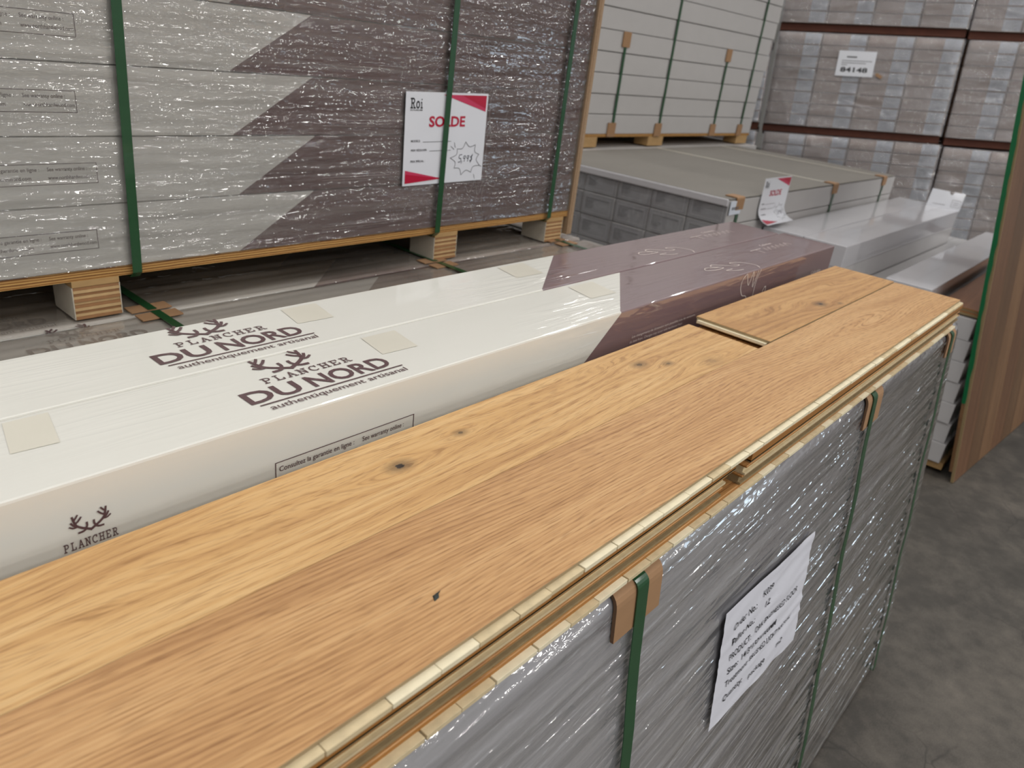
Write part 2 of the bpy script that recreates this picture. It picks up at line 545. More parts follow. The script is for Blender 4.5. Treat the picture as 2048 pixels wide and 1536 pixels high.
def stroke(p, w0, w1=None, smooth=True, cap=True):
    w1 = w0 if w1 is None else w1
    q = smooth_pts(p) if smooth else list(p)
    n = len(q)
    V, F = [], []
    for i in range(n):
        a, b = q[max(0, i - 1)], q[min(n - 1, i + 1)]
        dx, dy = b[0] - a[0], b[1] - a[1]
        L = math.hypot(dx, dy) or 1
        wd = (w0 + (w1 - w0) * i / max(1, n - 1)) / 2
        px, py = q[i]
        e = 0.0
        if cap and i == 0:
            e = -wd * 0.8
        if cap and i == n - 1:
            e = wd * 0.8
        px += dx / L * e
        py += dy / L * e
        V += [(px - dy / L * wd, py + dx / L * wd), (px + dy / L * wd, py - dx / L * wd)]
    for i in range(n - 1):
        F.append((2 * i, 2 * i + 1, 2 * i + 3, 2 * i + 2))
    return V, F


def xf(shape, sx=1.0, sy=None, du=0.0, dv=0.0, shear=0.0):
    sy = sx if sy is None else sy
    v, f = shape
    return [(a * sx + b * shear * sx + du, b * sy + dv) for a, b in v], f


_tc = {}


def text(s, height, width=None, bold=0.0, space=1.0):
    """text in the default font as a flat shape, cap height `height`, lower left at 0, 0"""
    key = (s, bold, space)
    if key not in _tc:
        cu = bpy.data.curves.new('text', 'FONT')
        cu.body = s
        cu.size = 1.0
        cu.offset = bold
        cu.space_character = space
        cu.resolution_u = 3
        ob = bpy.data.objects.new('text', cu)
        COL.objects.link(ob)
        dg = bpy.context.evaluated_depsgraph_get()
        me = bpy.data.meshes.new_from_object(ob.evaluated_get(dg))
        v = [(p.co.x, p.co.y) for p in me.vertices]
        f = [tuple(p.vertices) for p in me.polygons]
        bpy.data.objects.remove(ob)
        bpy.data.curves.remove(cu)
        bpy.data.meshes.remove(me)
        u0 = min(p[0] for p in v)
        _tc[key] = ([(a - u0, b) for a, b in v], f)
    v, f = _tc[key]
    sy = height / 0.727
    wd = max(p[0] for p in v)
    sx = (width / wd) if width else sy
    return [(a * sx, b * sy) for a, b in v], f


def print_mesh(name, shape, mapf, mat):
    v, f = shape
    V = []
    k = max(1, len(v))
    for i, (a, b) in enumerate(v):
        p = Vector(mapf(a, b))
        n = (Vector(mapf(a + 1e-4, b)) - p).cross(Vector(mapf(a, b + 1e-4)) - p).normalized()
        V.append(p + n * (0.00035 * i / k))        # later strokes lie a hair above earlier ones
    return mesh_from(name, V, f, mat)


# slab-serif capitals as strokes in a 0..0.8 x 0..1 box
def arc(cx, cy, rx, ry, a0, a1, k=9):
    return [(cx + rx * math.cos(math.radians(a0 + (a1 - a0) * i / k)), cy + ry * math.sin(math.radians(a0 + (a1 - a0) * i / k))) for i in range(k + 1)]


SLAB = {
    'P': [[(.18, 0), (.18, 1)], [(.02, 0), (.36, 0)], [(.02, 1), (.4, 1)], arc(.4, .74, .26, .26, 90, -90), [(.4, .48), (.18, .48)]],
    'L': [[(.18, 0), (.18, 1)], [(.02, 1), (.36, 1)], [(.02, 0), (.68, 0)], [(.68, 0), (.68, .26)]],
    'A': [[(.12, 0), (.42, 1)], [(.42, 1), (.72, 0)], [(.24, .36), (.6, .36)], [(0, 0), (.26, 0)], [(.58, 0), (.84, 0)]],
    'N': [[(.16, 0), (.16, 1)], [(.16, 1), (.66, 0)], [(.66, 0), (.66, 1)], [(.0, 0), (.32, 0)], [(.5, 1), (.82, 1)], [(.0, 1), (.16, 1)]],
    'C': [arc(.44, .5, .38, .5, 50, 310, 16), [(.7, .72), (.7, 1)]],
    'H': [[(.16, 0), (.16, 1)], [(.66, 0), (.66, 1)], [(.16, .52), (.66, .52)], [(0, 0), (.32, 0)], [(0, 1), (.32, 1)], [(.5, 0), (.82, 0)], [(.5, 1), (.82, 1)]],
    'E': [[(.18, 0), (.18, 1)], [(.02, 1), (.68, 1)], [(.68, 1), (.68, .78)], [(.02, 0), (.68, 0)], [(.68, 0), (.68, .24)], [(.18, .52), (.5, .52)]],
    'R': [[(.18, 0), (.18, 1)], [(.02, 0), (.34, 0)], [(.02, 1), (.4, 1)], arc(.4, .76, .24, .24, 90, -90), [(.4, .52), (.18, .52)], [(.42, .5), (.66, 0)], [(.58, 0), (.82, 0)]],
    'o': [arc(.36, .34, .3, .34, 0, 360, 18)],
    'i': [[(.2, 0), (.2, .58)], [(.06, 0), (.34, 0)], [(.08, .58), (.2, .58)], [(.2, .90), (.2, .93)]],
}


def slab(s, height, width, wt=0.12):
    parts = []
    u = 0.0
    for ch in s:
        for p in SLAB[ch]:
            parts.append(xf(stroke(p, wt, smooth=False), 1.0, du=u))
        u += 0.5 if ch == 'i' else (0.86 if ch == 'o' else 1.08)
    v, f = shape_join(*parts)
    wd = max(a for a, b in v)
    return [(a * width / wd, b * height) for a, b in v], f


def antlers(width):
    """pair of antlers, centred, about 0.6 as tall as wide"""
    L = [([(0, -.30), (-.10, -.24), (-.26, -.14), (-.38, -.03), (-.42, .08), (-.45, .20), (-.47, .31)], .085, .06),
         ([(-.14, -.21), (-.10, -.12), (-.10, -.02)], .065, .06),
         ([(-.12, -.22), (-.22, -.28), (-.34, -.29)], .07, .07),
         ([(-.36, -.06), (-.47, -.07), (-.57, .00)], .06, .05),
         ([(-.40, -.05), (-.47, .03), (-.52, .12)], .06, .06),
         ([(-.42, .06), (-.33, .12), (-.24, .23)], .065, .055),
         ([(-.45, .18), (-.39, .24), (-.33, .33)], .06, .055)]
    sh = []
    for p, a, b in L:
        sh.append(stroke(p, a, b))
        sh.append(stroke([(-x, y) for x, y in p], a, b))
    return xf(shape_join(*sh), width)


def logo(du, dv, s=1.0):
    """(emblem, lettering) with the lower left of the big word at du, dv; the big word is 0.197 long"""
    em = xf(antlers(0.068), s, du=du + 0.088 * s, dv=dv + 0.0800 * s)
    le = shape_join(
        xf(text('DU', 0.030, 0.068, 0.02), s, du=du, dv=dv),
        xf(text('NORD', 0.030, 0.116, 0.02), s, du=du + 0.081 * s, dv=dv),
        xf(slab('PLANCHER', 0.0125, 0.122, 0.13), s, du=du + 0.040 * s, dv=dv + 0.038 * s),
        xf(rect(0.006, -0.0085, 0.205, -0.0062), s, du=du, dv=dv),
        xf(text('authentiquement artisanal', 0.0105, 0.190, 0.002), s, du=du + 0.012 * s, dv=dv - 0.0225 * s))
    return em, le


def contour_antler(s=1.0, du=0.0, dv=0.0, wt=0.0022):
    """large single-line antler drawing that runs over the carton edge (v < 0 is the front face)"""
    L = [[(.00, .052), (-.035, .064), (-.05, .052), (-.02, .044), (.012, .046), (-.01, .062), (.005, .070), (.03, .055), (.055, .038), (.075, .04), (.062, .052), (.07, .058), (.10, .044), (.112, .018), (.10, .002)],
         [(.022, .030), (-.005, .030), (.02, .018), (.045, .014)]]
    F = [[(.100, -.002), (.088, -.02), (.086, -.045), (.088, -.07), (.095, -.10)],
         [(.03, -.002), (.014, -.012), (.012, -.03), (.028, -.05), (.05, -.056), (.062, -.078), (.07, -.10)],
         [(.03, -.002), (.042, -.022), (.05, -.03), (.056, -.012), (.062, -.002), (.068, -.022), (.074, -.038), (.082, -.014), (.086, -.002)],
         [(.135, -.065), (.139, -.052), (.148, -.048), (.152, -.06)]]
    t = xf(shape_join(*[stroke(p, wt / s, cap=False) for p in L]), s, du=du, dv=dv)
    fr = xf(shape_join(*[stroke(p, wt / s, cap=False) for p in F]), s, du=du, dv=dv)
    return t, fr


def warranty(du, dv, s=1.0, t=0.0011):
    return shape_join(
        xf(frame(0, -0.036, 0.198, 0, t / s), s, du=du, dv=dv),
        xf(text('Consultez la garantie en ligne :', 0.0066, 0.100, 0.006), s, du=du + 0.005 * s, dv=dv - 0.0125 * s),
        xf(text('www.plancherdunord.com', 0.0066, 0.086, 0.006), s, du=du + 0.005 * s, dv=dv - 0.0265 * s),
        xf(text('See warranty online :', 0.0066, 0.064, 0.006), s, du=du + 0.117 * s, dv=dv - 0.0125 * s),
        xf(text('www.northhardwood.com', 0.0066, 0.078, 0.006), s, du=du + 0.117 * s, dv=dv - 0.0265 * s))


def tooth_carton(name, L, W, H, xb, xt, xr, mw, mp, bev=0.0):
    """carton white on the left, plum on the right of a slanting line: xb front bottom, xt front top edge, xr rear top edge"""
    xm = xr - (xt - xb)
    v = [(0, 0, 0), (0, 0, H), (0, W, H), (0, W, 0), (xb, 0, 0), (xt, 0, H), (xr, W, H), (xm, W, 0), (L, 0, 0), (L, 0, H), (L, W, H), (L, W, 0)]
    f = [(0, 1, 2, 3), (0, 4, 5, 1), (1, 5, 6, 2), (2, 6, 7, 3), (3, 7, 4, 0), (4, 8, 9, 5), (5, 9, 10, 6), (6, 10, 11, 7), (7, 11, 8, 4), (8, 11, 10, 9)]
    me = mesh_from(name, v, f, [mw, mp], [0] * 5 + [1] * 5)
    if bev:
        bevel(me, bev)
        for p in me.polygons:
            p.material_index = 1 if p.center.x > xt else 0
    return me


EPS = 0.0007


def top_map(H, e=EPS):
    return lambda u, v: (u, v, H + e)


def front_map(e=EPS):
    return lambda u, v: (u, -e, v)


# ------------------------------------------------------------------ the hall
def structure(name, me, loc=(0, 0, 0), label=None):
    o = put(name, me, None, loc)
    o['kind'] = 'structure'
    if label:
        o['label'] = label
    return o


structure('floor', box('floor', (26, 32, 0.1), M['concrete'], o=(-9, -19, 0.0)), label='dark grey worn concrete warehouse floor')
structure('wall_back', box('wall_back', (26, 0.2, 4.4), M['wall'], o=(-9, 12.8, 0.1)), label='plain painted warehouse wall')
structure('wall_right', box('wall_right', (0.2, 22, 4.4), M['wall'], o=(16.8, -9, 0.1)), label='plain painted warehouse wall')

# ------------------------------------------------------------------ front pallet load (opened on top)
NX0, NX1, NTOP = 0.075, 2.03, 1.105


def lean(z):
    return 0.281 + 0.122 * (z - 1.1) if z < 1.1 else 0.281


front = thing('wrapped_pallet', 'nearest pallet of cartons in milky stretch film with a paper order sheet', 'pallet', (1.05, 0.5, 0))
FL = (1.05, 0.5, 0)


def rel(p, base=FL):
    return tuple(a - b for a, b in zip(p, base))


ROWS, RH = 8, 0.119
NL = NX1 - NX0
cart_n = tooth_carton('carton', NL - 0.02, 0.156, RH - 0.003, 0.80, 0.93, 1.13, M['wrap_white'], M['wrap_purple'])
for r in range(ROWS):
    z0 = NTOP - 0.006 - RH * (r + 1)
    for c in range(4):
        if 0 < c and r > 0:
            continue                       # only the outer cartons of lower rows can be seen
        y0 = lean(z0 + RH * 0.5) + 0.0155 + c * 0.1570
        put('carton', cart_n, front, rel((NX0 + 0.01, y0, z0)))
    if r > 0:
        put('carton', box('carton_inner', (NL - 0.04, 0.47, RH - 0.003), M['wrap_white']), front, rel((NX0 + 0.02, lean(z0 + RH * 0.5) + 0.173, z0)))
put('deck', box('deck', (NL, 0.66, 0.018), M['deck_edge']), front, rel((NX0, 0.165, 0.132)))
for bx_ in (NX0 + 0.04, 1.02, NX1 - 0.13):
    for by_ in (0.18, 0.46, 0.72):
        put('foot_block', box('foot_block', (0.09, 0.09, 0.032), M['pallet_wood'], 0.003), front, rel((bx_, by_, 0.1)))
fpath = corner((0.345, NTOP + 0.0012), (0.2790, NTOP + 0.0012), (lean(1.02) - 0.0005, 1.02), 0.026, 9)
fpath += [(lean(z) - 0.0005, z) for z in (0.9, 0.7, 0.5, 0.3, 0.134)]
put('stretch_film', film_sheet('stretch_film', fpath, NX0 - 0.004, NX1 + 0.008, 260, 0.007, 0.0022, M['film_front'], 2.0), front, rel((0, 0, 0)),
    label='milky stretch film with silvery wrinkles')
# film round the far end
ev = []
for i in range(49):
    z = 0.134 + (NTOP - 0.134) * i / 48
    for k in range(13):
        y = lean(z) + 0.003 + 0.6 * k / 12
        ev.append((NX1 + 0.009 + 0.004 * mnoise.noise(Vector((y * 6, z * 24, 3.3))), y, z))
ef = [(i * 13 + k, i * 13 + k + 1, (i + 1) * 13 + k + 1, (i + 1) * 13 + k) for i in range(48) for k in range(12)]
put('stretch_film', mesh_from('stretch_film_end', ev, ef, M['film_front'], smooth=True), front, rel((0, 0, 0)))


def strap_path(off=0.003):
    p = corner((0.9, NTOP + 0.0012), (0.2775 - off + 0.002, NTOP + 0.0012), (lean(1.0) - off, 1.0), 0.012)
    return p + [(lean(z) - off - 0.0015 * math.sin(z * 23), z) for z in (0.95, 0.9, 0.84, 0.78, 0.7, 0.6, 0.5, 0.4, 0.3, 0.22, 0.135)] + [(0.19, 0.131)]


for i, (sx, ex0, ex1) in enumerate(((0.595, 0.548, 0.638), (1.372, 1.338, 1.425), (1.945, 1.915, 1.985))):
    put('strap', sweep('strap', strap_path(0.008), sx - 0.0108, sx + 0.0108, 0.0012, M['strap']), front, rel((0, 0, 0)), label='dark green plastic strap')
    pp = corner((0.33, NTOP + 0.0005), (0.2765, NTOP + 0.0005), (lean(1.05) - 0.0040, 1.048 - 0.006 * (i == 1)), 0.016)
    me = sweep('edge_protector', pp, ex0, ex1, 0.0042, M['card'])
    me.materials.append(M['card_edge'])
    for p in me.polygons:
        if abs(p.normal.x) > 0.9 or p.normal.z < -0.8:
            p.material_index = 1
    put('edge_protector', me, front, rel((0, 0, 0)), label='brown cardboard corner piece under the strap')
# order sheet on the film
SH_C = [(0.838, 0.926), (1.168, 0.912), (1.160, 0.694), (0.834, 0.722)]      # x, z of TL, TR, BR, BL
nu, nv = 30, 34


def sheet_pt(u, v, e=0.0):
    a = [SH_C[0][i] + (SH_C[1][i] - SH_C[0][i]) * u for i in (0, 1)]
    b = [SH_C[3][i] + (SH_C[2][i] - SH_C[3][i]) * u for i in (0, 1)]
    x, z = [a[i] + (b[i] - a[i]) * v for i in (0, 1)]
    q = mnoise.noise(Vector((u * 2.2 + 3, v * 16 + u * 4.0, 1.0))) * 0.0019 * (0.35 + u) + mnoise.noise(Vector((u * 6, v * 33 + u * 9, 4.0))) * 0.0005
    x += 0.004 * mnoise.noise(Vector((u * 3, v * 9, 9.0))) * (1 if u > 0.5 else 0.5)
    z += 0.003 * mnoise.noise(Vector((u * 5, v * 3, 2.0)))
    return (x, lean(z) - 0.0075 + q - e, z)


sv = [sheet_pt(i / nu, j / nv) for j in range(nv + 1) for i in range(nu + 1)]
sf = [(j * (nu + 1) + i, (j + 1) * (nu + 1) + i, (j + 1) * (nu + 1) + i + 1, j * (nu + 1) + i + 1) for j in range(nv) for i in range(nu)]
sheet = put('order_sheet', mesh_from('order_sheet', sv, sf, M['sheet'], smooth=True), front, rel((0, 0, 0)), label='crumpled white order sheet with black print')
SW, SHH = 0.33, 0.215


def sheet_text(s, u, v, h=0.0125, wd=None, bold=0.003):
    sh = text(s, h, wd, bold)
    mp = lambda a, b: sheet_pt(u + a / SW, v - b / SHH, 0.0009)
    put('printed_line', print_mesh('printed_line', sh, mp, M['black_ink']), sheet)


for s, u, v, h, wd in (('Order No.:', 0.105, 0.225, 0.0125, 0.078), ('K039', 0.40, 0.175, 0.0115, 0.037), ('Pallet No.:', 0.105, 0.345, 0.0125, 0.079), ('12', 0.455, 0.30, 0.0115, 0.018),
                       ('PRODUCT:', 0.105, 0.475, 0.0118, 0.073), ('OAK ENGINEERED FLOOR', 0.37, 0.455, 0.0110, 0.170), ('Size:', 0.105, 0.590, 0.0118, 0.036), ('14/3*150*1900MM', 0.25, 0.585, 0.0110, 0.130),
                       ('Treatment:', 0.10, 0.705, 0.0118, 0.080), ('BRUSHED LIGHT NATURE', 0.36, 0.695, 0.0100, 0.165), ('Quantity:', 0.10, 0.835, 0.0118, 0.068), ('package', 0.385, 0.865, 0.0100, 0.062), ('m2', 0.70, 0.845, 0.0110, 0.024)):
    sheet_text(s, u, v, h, wd)


# ------------------------------------------------------------------ loose oak planks on the front pallet
def plank(label, x0, x1, y0, wd, ztop, mat, tongue=None, veneer=0.004, core=None, group=None, groove=True, end_tongue=False, name='oak_plank', edge='edge_oak'):
    T = 0.0138
    L = x1 - x0
    t = thing(name, label, 'plank', (x0, y0, ztop - T), group)
    b = 0.0008
    vv = [(0, 0, T - veneer), (L, 0, T - veneer), (L, wd, T - veneer), (0, wd, T - veneer), (0, 0, T - b), (L, 0, T - b), (L, wd, T - b), (0, wd, T - b),
          (b, b, T), (L - b, b, T), (L - b, wd - b, T), (b, wd - b, T)]
    ff = [(0, 3, 2, 1), (0, 1, 5, 4), (1, 2, 6, 5), (2, 3, 7, 6), (3, 0, 4, 7), (4, 5, 9, 8), (5, 6, 10, 9), (6, 7, 11, 10), (7, 4, 8, 11), (8, 9, 10, 11)]
    me = mesh_from('face_veneer', vv, ff, [mat, M[edge]], [0, 1, 1, 1, 1, 0, 0, 0, 0, 0])
    put('face_veneer', me, t)
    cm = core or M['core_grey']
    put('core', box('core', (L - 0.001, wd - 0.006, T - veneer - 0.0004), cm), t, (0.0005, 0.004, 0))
    if tongue:
        cmats = tongue
        x = 0.0
        k = 0
        while x < L - 0.004:
            ln = min(random.uniform(0.036, 0.056), L - x)
            gp = random.choice((0.0006, 0.0010, 0.0016, 0.0022))
            put('core_strip', box('core_strip', (round(ln - gp, 4), 0.0125, 0.0052), random.choice(cmats), 0.0005), t, (x, -0.0075 + random.uniform(-0.0004, 0.0004), 0.0036))
            x += ln
            k += 1
    elif groove:
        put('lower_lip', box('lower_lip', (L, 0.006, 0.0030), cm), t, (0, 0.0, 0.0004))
    if end_tongue:
        put('end_tongue', box('end_tongue', (0.007, wd - 0.01, 0.005), M['core'], 0.0005), t, (-0.0065, 0.004, 0.0034))
    return t


PZ = 1.1805
plank('long oak plank with straight fine grain, front of the top layer', 0.02, 1.955, 0.2845, 0.1475, PZ, M['oak_front'], [M['core'], M['core'], M['core_dull']], edge='edge_tan')
plank('oak plank with small dark knots, beside the white and plum cartons', 0.0, 1.188, 0.4345, 0.1365, PZ - 0.0030, M['oak_rear'], core=M['core_dull'], edge='edge_tan')
plank('short swirly oak plank at the far end of the top layer', 1.232, 1.955, 0.4340, 0.146, PZ + 0.0012, M['oak_short'], core=M['core_dull'], end_tongue=True, edge='edge_tan')
T_ = 0.0139
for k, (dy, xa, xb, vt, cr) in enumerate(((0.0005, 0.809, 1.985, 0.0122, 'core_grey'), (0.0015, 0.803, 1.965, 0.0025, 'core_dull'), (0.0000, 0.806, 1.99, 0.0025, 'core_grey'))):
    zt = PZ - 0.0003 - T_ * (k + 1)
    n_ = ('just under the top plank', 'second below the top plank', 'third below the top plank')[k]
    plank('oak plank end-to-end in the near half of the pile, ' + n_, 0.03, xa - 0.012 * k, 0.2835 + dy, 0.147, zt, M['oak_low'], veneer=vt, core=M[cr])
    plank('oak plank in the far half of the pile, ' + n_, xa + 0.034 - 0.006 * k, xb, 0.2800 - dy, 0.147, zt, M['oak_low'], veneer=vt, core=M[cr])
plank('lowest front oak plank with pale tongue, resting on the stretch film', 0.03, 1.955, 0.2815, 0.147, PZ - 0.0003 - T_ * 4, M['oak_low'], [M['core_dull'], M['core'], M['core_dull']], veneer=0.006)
for k in range(4):
    zt = PZ - 0.0032 - 0.0139 * (k + 1)
    plank('oak plank lying under the rear row of the pile', 0.03, 1.94, 0.4345, 0.136, zt, M['oak_low'], group='planks beneath the rear row of the pile')
chip = put('debris_chip', mesh_from('debris_chip', [(0, 0, 0), (.006, .001, 0), (.008, .004, .001), (.003, .006, 0), (.003, .003, .0022), (.013, .0065, .0006)],
                                   [(0, 1, 4), (1, 2, 4), (2, 3, 4), (3, 0, 4), (2, 5, 3), (0, 3, 2, 1)], M['chip']), None, (0.343, 0.3305, PZ + 0.0002))
tag(chip, 'tiny dark chip lying on the front oak plank', 'chip')


# ------------------------------------------------------------------ the two loose printed cartons
def printed_carton(label, x0, y0, zb, L, W, H, front_print=True):
    t = thing('printed_carton', label, 'carton', (x0, y0, zb), 'loose printed cartons on the front pallet')
    put('box', tooth_carton('printed_box', L, W, H, 0.80, 0.926, 1.128, M['white_carton'], M['purple_carton'], 0.0028), t)
    em, le = logo(0.272, 0.040)
    put('antler_emblem', print_mesh('antler_emblem', em, top_map(H), M['ink']), t, label='plum antler emblem')
    put('lettering', print_mesh('lettering', le, top_map(H), M['ink']), t, label='plum brand lettering')
    for (u, v, wd, dp, sk) in ((0.478, 0.073, 0.058, 0.058, 0.010), (0.935, 0.070, 0.072, 0.062, 0.014), (0.055, 0.075, 0.040, 0.062, 0.012)):
        put('tape', print_mesh('tape', ([(u, v), (u + wd, v - 0.003), (u + wd + sk, v + dp), (u + sk, v + dp)], [(0, 1, 2, 3)]), top_map(H, 0.0005), M['tape']), t, label='strip of beige tape')
    ta, fa = contour_antler(1.0, 1.375, 0.0)
    ta = ([(a, b + 0.002) for a, b in ta[0]], ta[1])
    put('line_drawing', print_mesh('line_drawing', ta, top_map(H), M['pale_ink']), t, label='pale one-line antler drawing')
    tx = shape_join(xf(text('Collection', 0.010, 0.062), 1, du=1.690, dv=0.098), stroke([(1.605, .088), (1.660, .088)], .002), stroke([(1.632, .088), (1.632, .064)], .002),
                    *[stroke([(1.665 + .024 * k, .070 + .004 * (k % 2)), (1.672 + .024 * k, .086), (1.682 + .024 * k, .068)], .0016) for k in range(6)])
    put('title_print', print_mesh('title_print', tx, top_map(H), M['pale_ink']), t, label='pale collection title')
    if front_print:
        z = H
        em, le = antlers(0.030), slab('PLANCHER', 0.0078, 0.046, 0.15)
        put('antler_emblem', print_mesh('antler_emblem', xf(em, 1, du=0.088, dv=z - 0.0445), front_map(), M['ink']), t)
        put('lettering', print_mesh('lettering', shape_join(xf(le, 1, du=0.064, dv=z - 0.0690), xf(text('DU NORD', 0.011, 0.054, 0.02), 1, du=0.062, dv=z - 0.086)), front_map(), M['ink']), t)
        put('warranty_box', print_mesh('warranty_box', warranty(0.274, z - 0.0535), front_map(), M['ink']), t, label='framed warranty print')
        put('line_drawing', print_mesh('line_drawing', (fa[0], fa[1]), lambda u, v: (u, -EPS, H + v), M['pale_ink']), t)
        fine = shape_join(xf(text('Les changements de dimension sont possibles avec les variations', 0.0050, 0.225), 1, du=0.975, dv=z - 0.058),
                          xf(text('du bois franc. Changes may occur with hardwood floor.', 0.0050, 0.185), 1, du=0.970, dv=z - 0.067),
                          xf(text('Collection', 0.0095, 0.065), 1, du=1.80, dv=z - 0.060))
        put('fine_print', print_mesh('fine_print', fine, front_map(), M['pale_ink']), t)
    return t


printed_carton('glossy white and plum carton next to the loose oak planks', 0.100, 0.6165, 1.1095, 1.93, 0.1445, 0.1065)
printed_carton('glossy white and plum carton behind its twin, farther from the planks', 0.070, 0.7635, 1.1095, 1.935, 0.143, 0.1065, False)

# ------------------------------------------------------------------ low pallets behind the cartons
LT = 1.049


def low_load(label, x0, x1, y0, cols, wd, logos, name='wrapped_pallet'):
    base = ((x0 + x1) / 2, y0 + cols * wd / 2, 0)
    t = thing(name, label, 'pallet', base)
    me = tooth_carton('carton', x1 - x0, wd - 0.002, 0.112, 0.80, 0.93, 1.10, M['wrap_white'], M['wrap_purple'])
    for c in range(cols):
        for r in range(7):
            if r and 0 < c < cols - 1:
                continue
            put('carton', me, t, rel((x0, y0 + c * wd, LT - 0.114 * (r + 1)), base))
    put('carton', box('carton_inner', (x1 - x0 - 0.02, (cols - 2) * wd - 0.004, 0.114 * 6 - 0.004), M['wrap_white']), t, rel((x0 + 0.01, y0 + wd, LT - 0.114 * 7), base))
    put('deck', box('deck', (x1 - x0, cols * wd, LT - 0.798 - 0.131), M['deck_edge']), t, rel((x0, y0, 0.13), base))
    for fx in (x0 + 0.05, (x0 + x1) / 2, x1 - 0.15):
        for fy in (y0 + 0.02, y0 + cols * wd - 0.11):
            put('foot_block', box('foot_block', (0.09, 0.09, 0.03), M['pallet_wood'], 0.003), t, rel((fx, fy, 0.1), base))
    for (lx, ly) in logos:
        em, le = logo(0, 0, 0.98)
        put('antler_emblem', print_mesh('antler_emblem', em, top_map(0, 0.0), M['ink_wrap']), t, rel((lx, ly, LT + 0.0006), base))
        put('lettering', print_mesh('lettering', le, top_map(0, 0.0), M['ink_wrap']), t, rel((lx, ly, LT + 0.0006), base))
    ya, yb = y0 - 0.002, y0 + cols * wd + 0.002
    v, f = [], []
    nx, ny = 120, int((yb - ya) / 0.006)
    for i in range(ny + 1):
        for j in range(nx + 1):
            x, y = x0 - .004 + (x1 - x0 + .008) * j / nx, ya + (yb - ya) * i / ny
            ed = min(y - ya, yb - y)
            v.append((x, y, LT + 0.0022 + 0.0020 * mnoise.noise(Vector((x * 3, y * 45, y0))) - (0.006 if ed < 0.003 else 0)))
    f = [(i * (nx + 1) + j, i * (nx + 1) + j + 1, (i + 1) * (nx + 1) + j + 1, (i + 1) * (nx + 1) + j) for i in range(ny) for j in range(nx)]
    put('stretch_film', mesh_from('stretch_film', v, f, M['film_top'], smooth=True), t, rel((0, 0, 0), base))
    for sx in (0.578, 1.325, 1.85):
        me_ = box('strap', (0.017, cols * wd + 0.004, 0.0012), M['strap'])
        put('strap', me_, t, rel((sx, ya, LT + 0.0072), base))
        ends = ((ya + 0.001, 0.034), (yb - 0.036, 0.034))
        for (ey, ew) in ends:
            put('edge_protector', box('edge_protector', (0.078, ew, 0.003), M['card'], 0.0006), t, rel((sx - 0.030, ey, LT + 0.0038), base), (0, 0, random.uniform(-.03, .03)))
    return t


low_load('low film-covered pallet of cartons between the loose cartons and the tall stack', 0.03, 1.97, 0.950, 3, 0.1425, [(0.345, 1.292)])
low_load('low film-covered pallet of cartons carrying the tall plum stack', 0.03, 1.97, 1.392, 6, 0.157, [(0.225, 1.43)])

# ------------------------------------------------------------------ tall stack (upper pallet) with sale sign
UY, UB = 1.405, 1.1455
ub = (0.98, 1.86, 1.049)
up = thing('wrapped_pallet', 'tall stack of white and plum cartons in clear film, raised on plywood blocks', 'pallet', ub)
UL, TH = 1.93, 0.1158
ux0 = -0.035
for r in range(7):
    j = (0.0, 0.012, -0.008, 0.004, 0.0, 0.006, -0.004)[r]
    xt = (0.965, 0.968, 0.960, 0.958, 0.962, 0.96, 0.96)[r] - ux0 - 0.003
    me = tooth_carton('carton', UL, 0.155, TH - 0.0022, xt - 0.178, xt, xt + 0.19, M['wrap_white'], M['wrap_purple'], 0.0015)
    z0 = UB + r * TH
    c = put('carton', me, up, rel((ux0, UY, z0), ub))
    put('warranty_box', print_mesh('warranty_box', warranty(0.548 + ux0 * 0 + j - 0.198 * 0.99, TH * 0.62, 0.97, 0.0012), front_map(), M['ink_wrap']), c)
    if r < 4:
        _, fa = contour_antler(1.35, 1.42, 0.0, 0.0018)
        put('line_drawing', print_mesh('line_drawing', fa, lambda u, v: (u, -EPS, TH * 0.98 + v * 0.8), M['pale_ink_wrap']), c)
        fine = shape_join(*[rect(1.02 + 0.0, 0.030 - 0.006 * k, 1.02 + 0.24 - 0.05 * k, 0.0312 - 0.006 * k) for k in range(3)])
        put('fine_print', print_mesh('fine_print', fine, front_map(), M['pale_ink_wrap']), c)
    put('carton', box('carton_rear', (UL, 0.76, TH - 0.0022), M['wrap_white']), up, rel((ux0, UY + 0.157, z0), ub))
put('deck', box('deck', (UL + 0.01, 0.925, 0.0175), M['deck_edge']), up, rel((ux0, UY - 0.004, UB - 0.0178), ub))
put('end_board', box('end_board', (0.022, 0.93, 0.95), M['end_board'], 0.001), up, rel((ux0 + UL + 0.004, UY - 0.012, UB - 0.075), ub), label='beige board closing the end of the stack')
for bx_ in (0.455, 1.335, 1.80):
    for by_ in (UY - 0.004, UY + 0.78):
        bl = bpy.data.objects.new('foot_block', None)
        COL.objects.link(bl)
        bl.parent = up
        hgt = UB - 0.0180 - LT - 0.006
        bl.location = rel((bx_, by_, LT + 0.006), ub)
        put('side_veneer', box('side_veneer', (0.0018, 0.094, hgt - 0.012), M['block_face']), bl, (-0.0018, 0.001, 0))
        put('side_veneer', box('side_veneer', (0.0018, 0.094, hgt - 0.012), M['block_face']), bl, (0.080, 0.001, 0))
        put('runner', box('runner', (0.082, 0.30, 0.0118), M['pallet_wood'], 0.0008), bl, (-0.001, 0.0, hgt - 0.0118))
        n_l = 11
        lh = (hgt - 0.0120) / n_l
        for k in range(n_l):
            put('ply_layer', box('ply_layer', (0.080, 0.094, lh - 0.0004), M['ply_a' if k % 2 else 'ply_b']), bl, (0, 0.0015 * (k % 3), k * lh))
upath = [(UY - 0.0035, UB + 7 * TH + 0.004), (UY - 0.0035, UB + 0.3), (UY - 0.0035, UB + 0.001)]
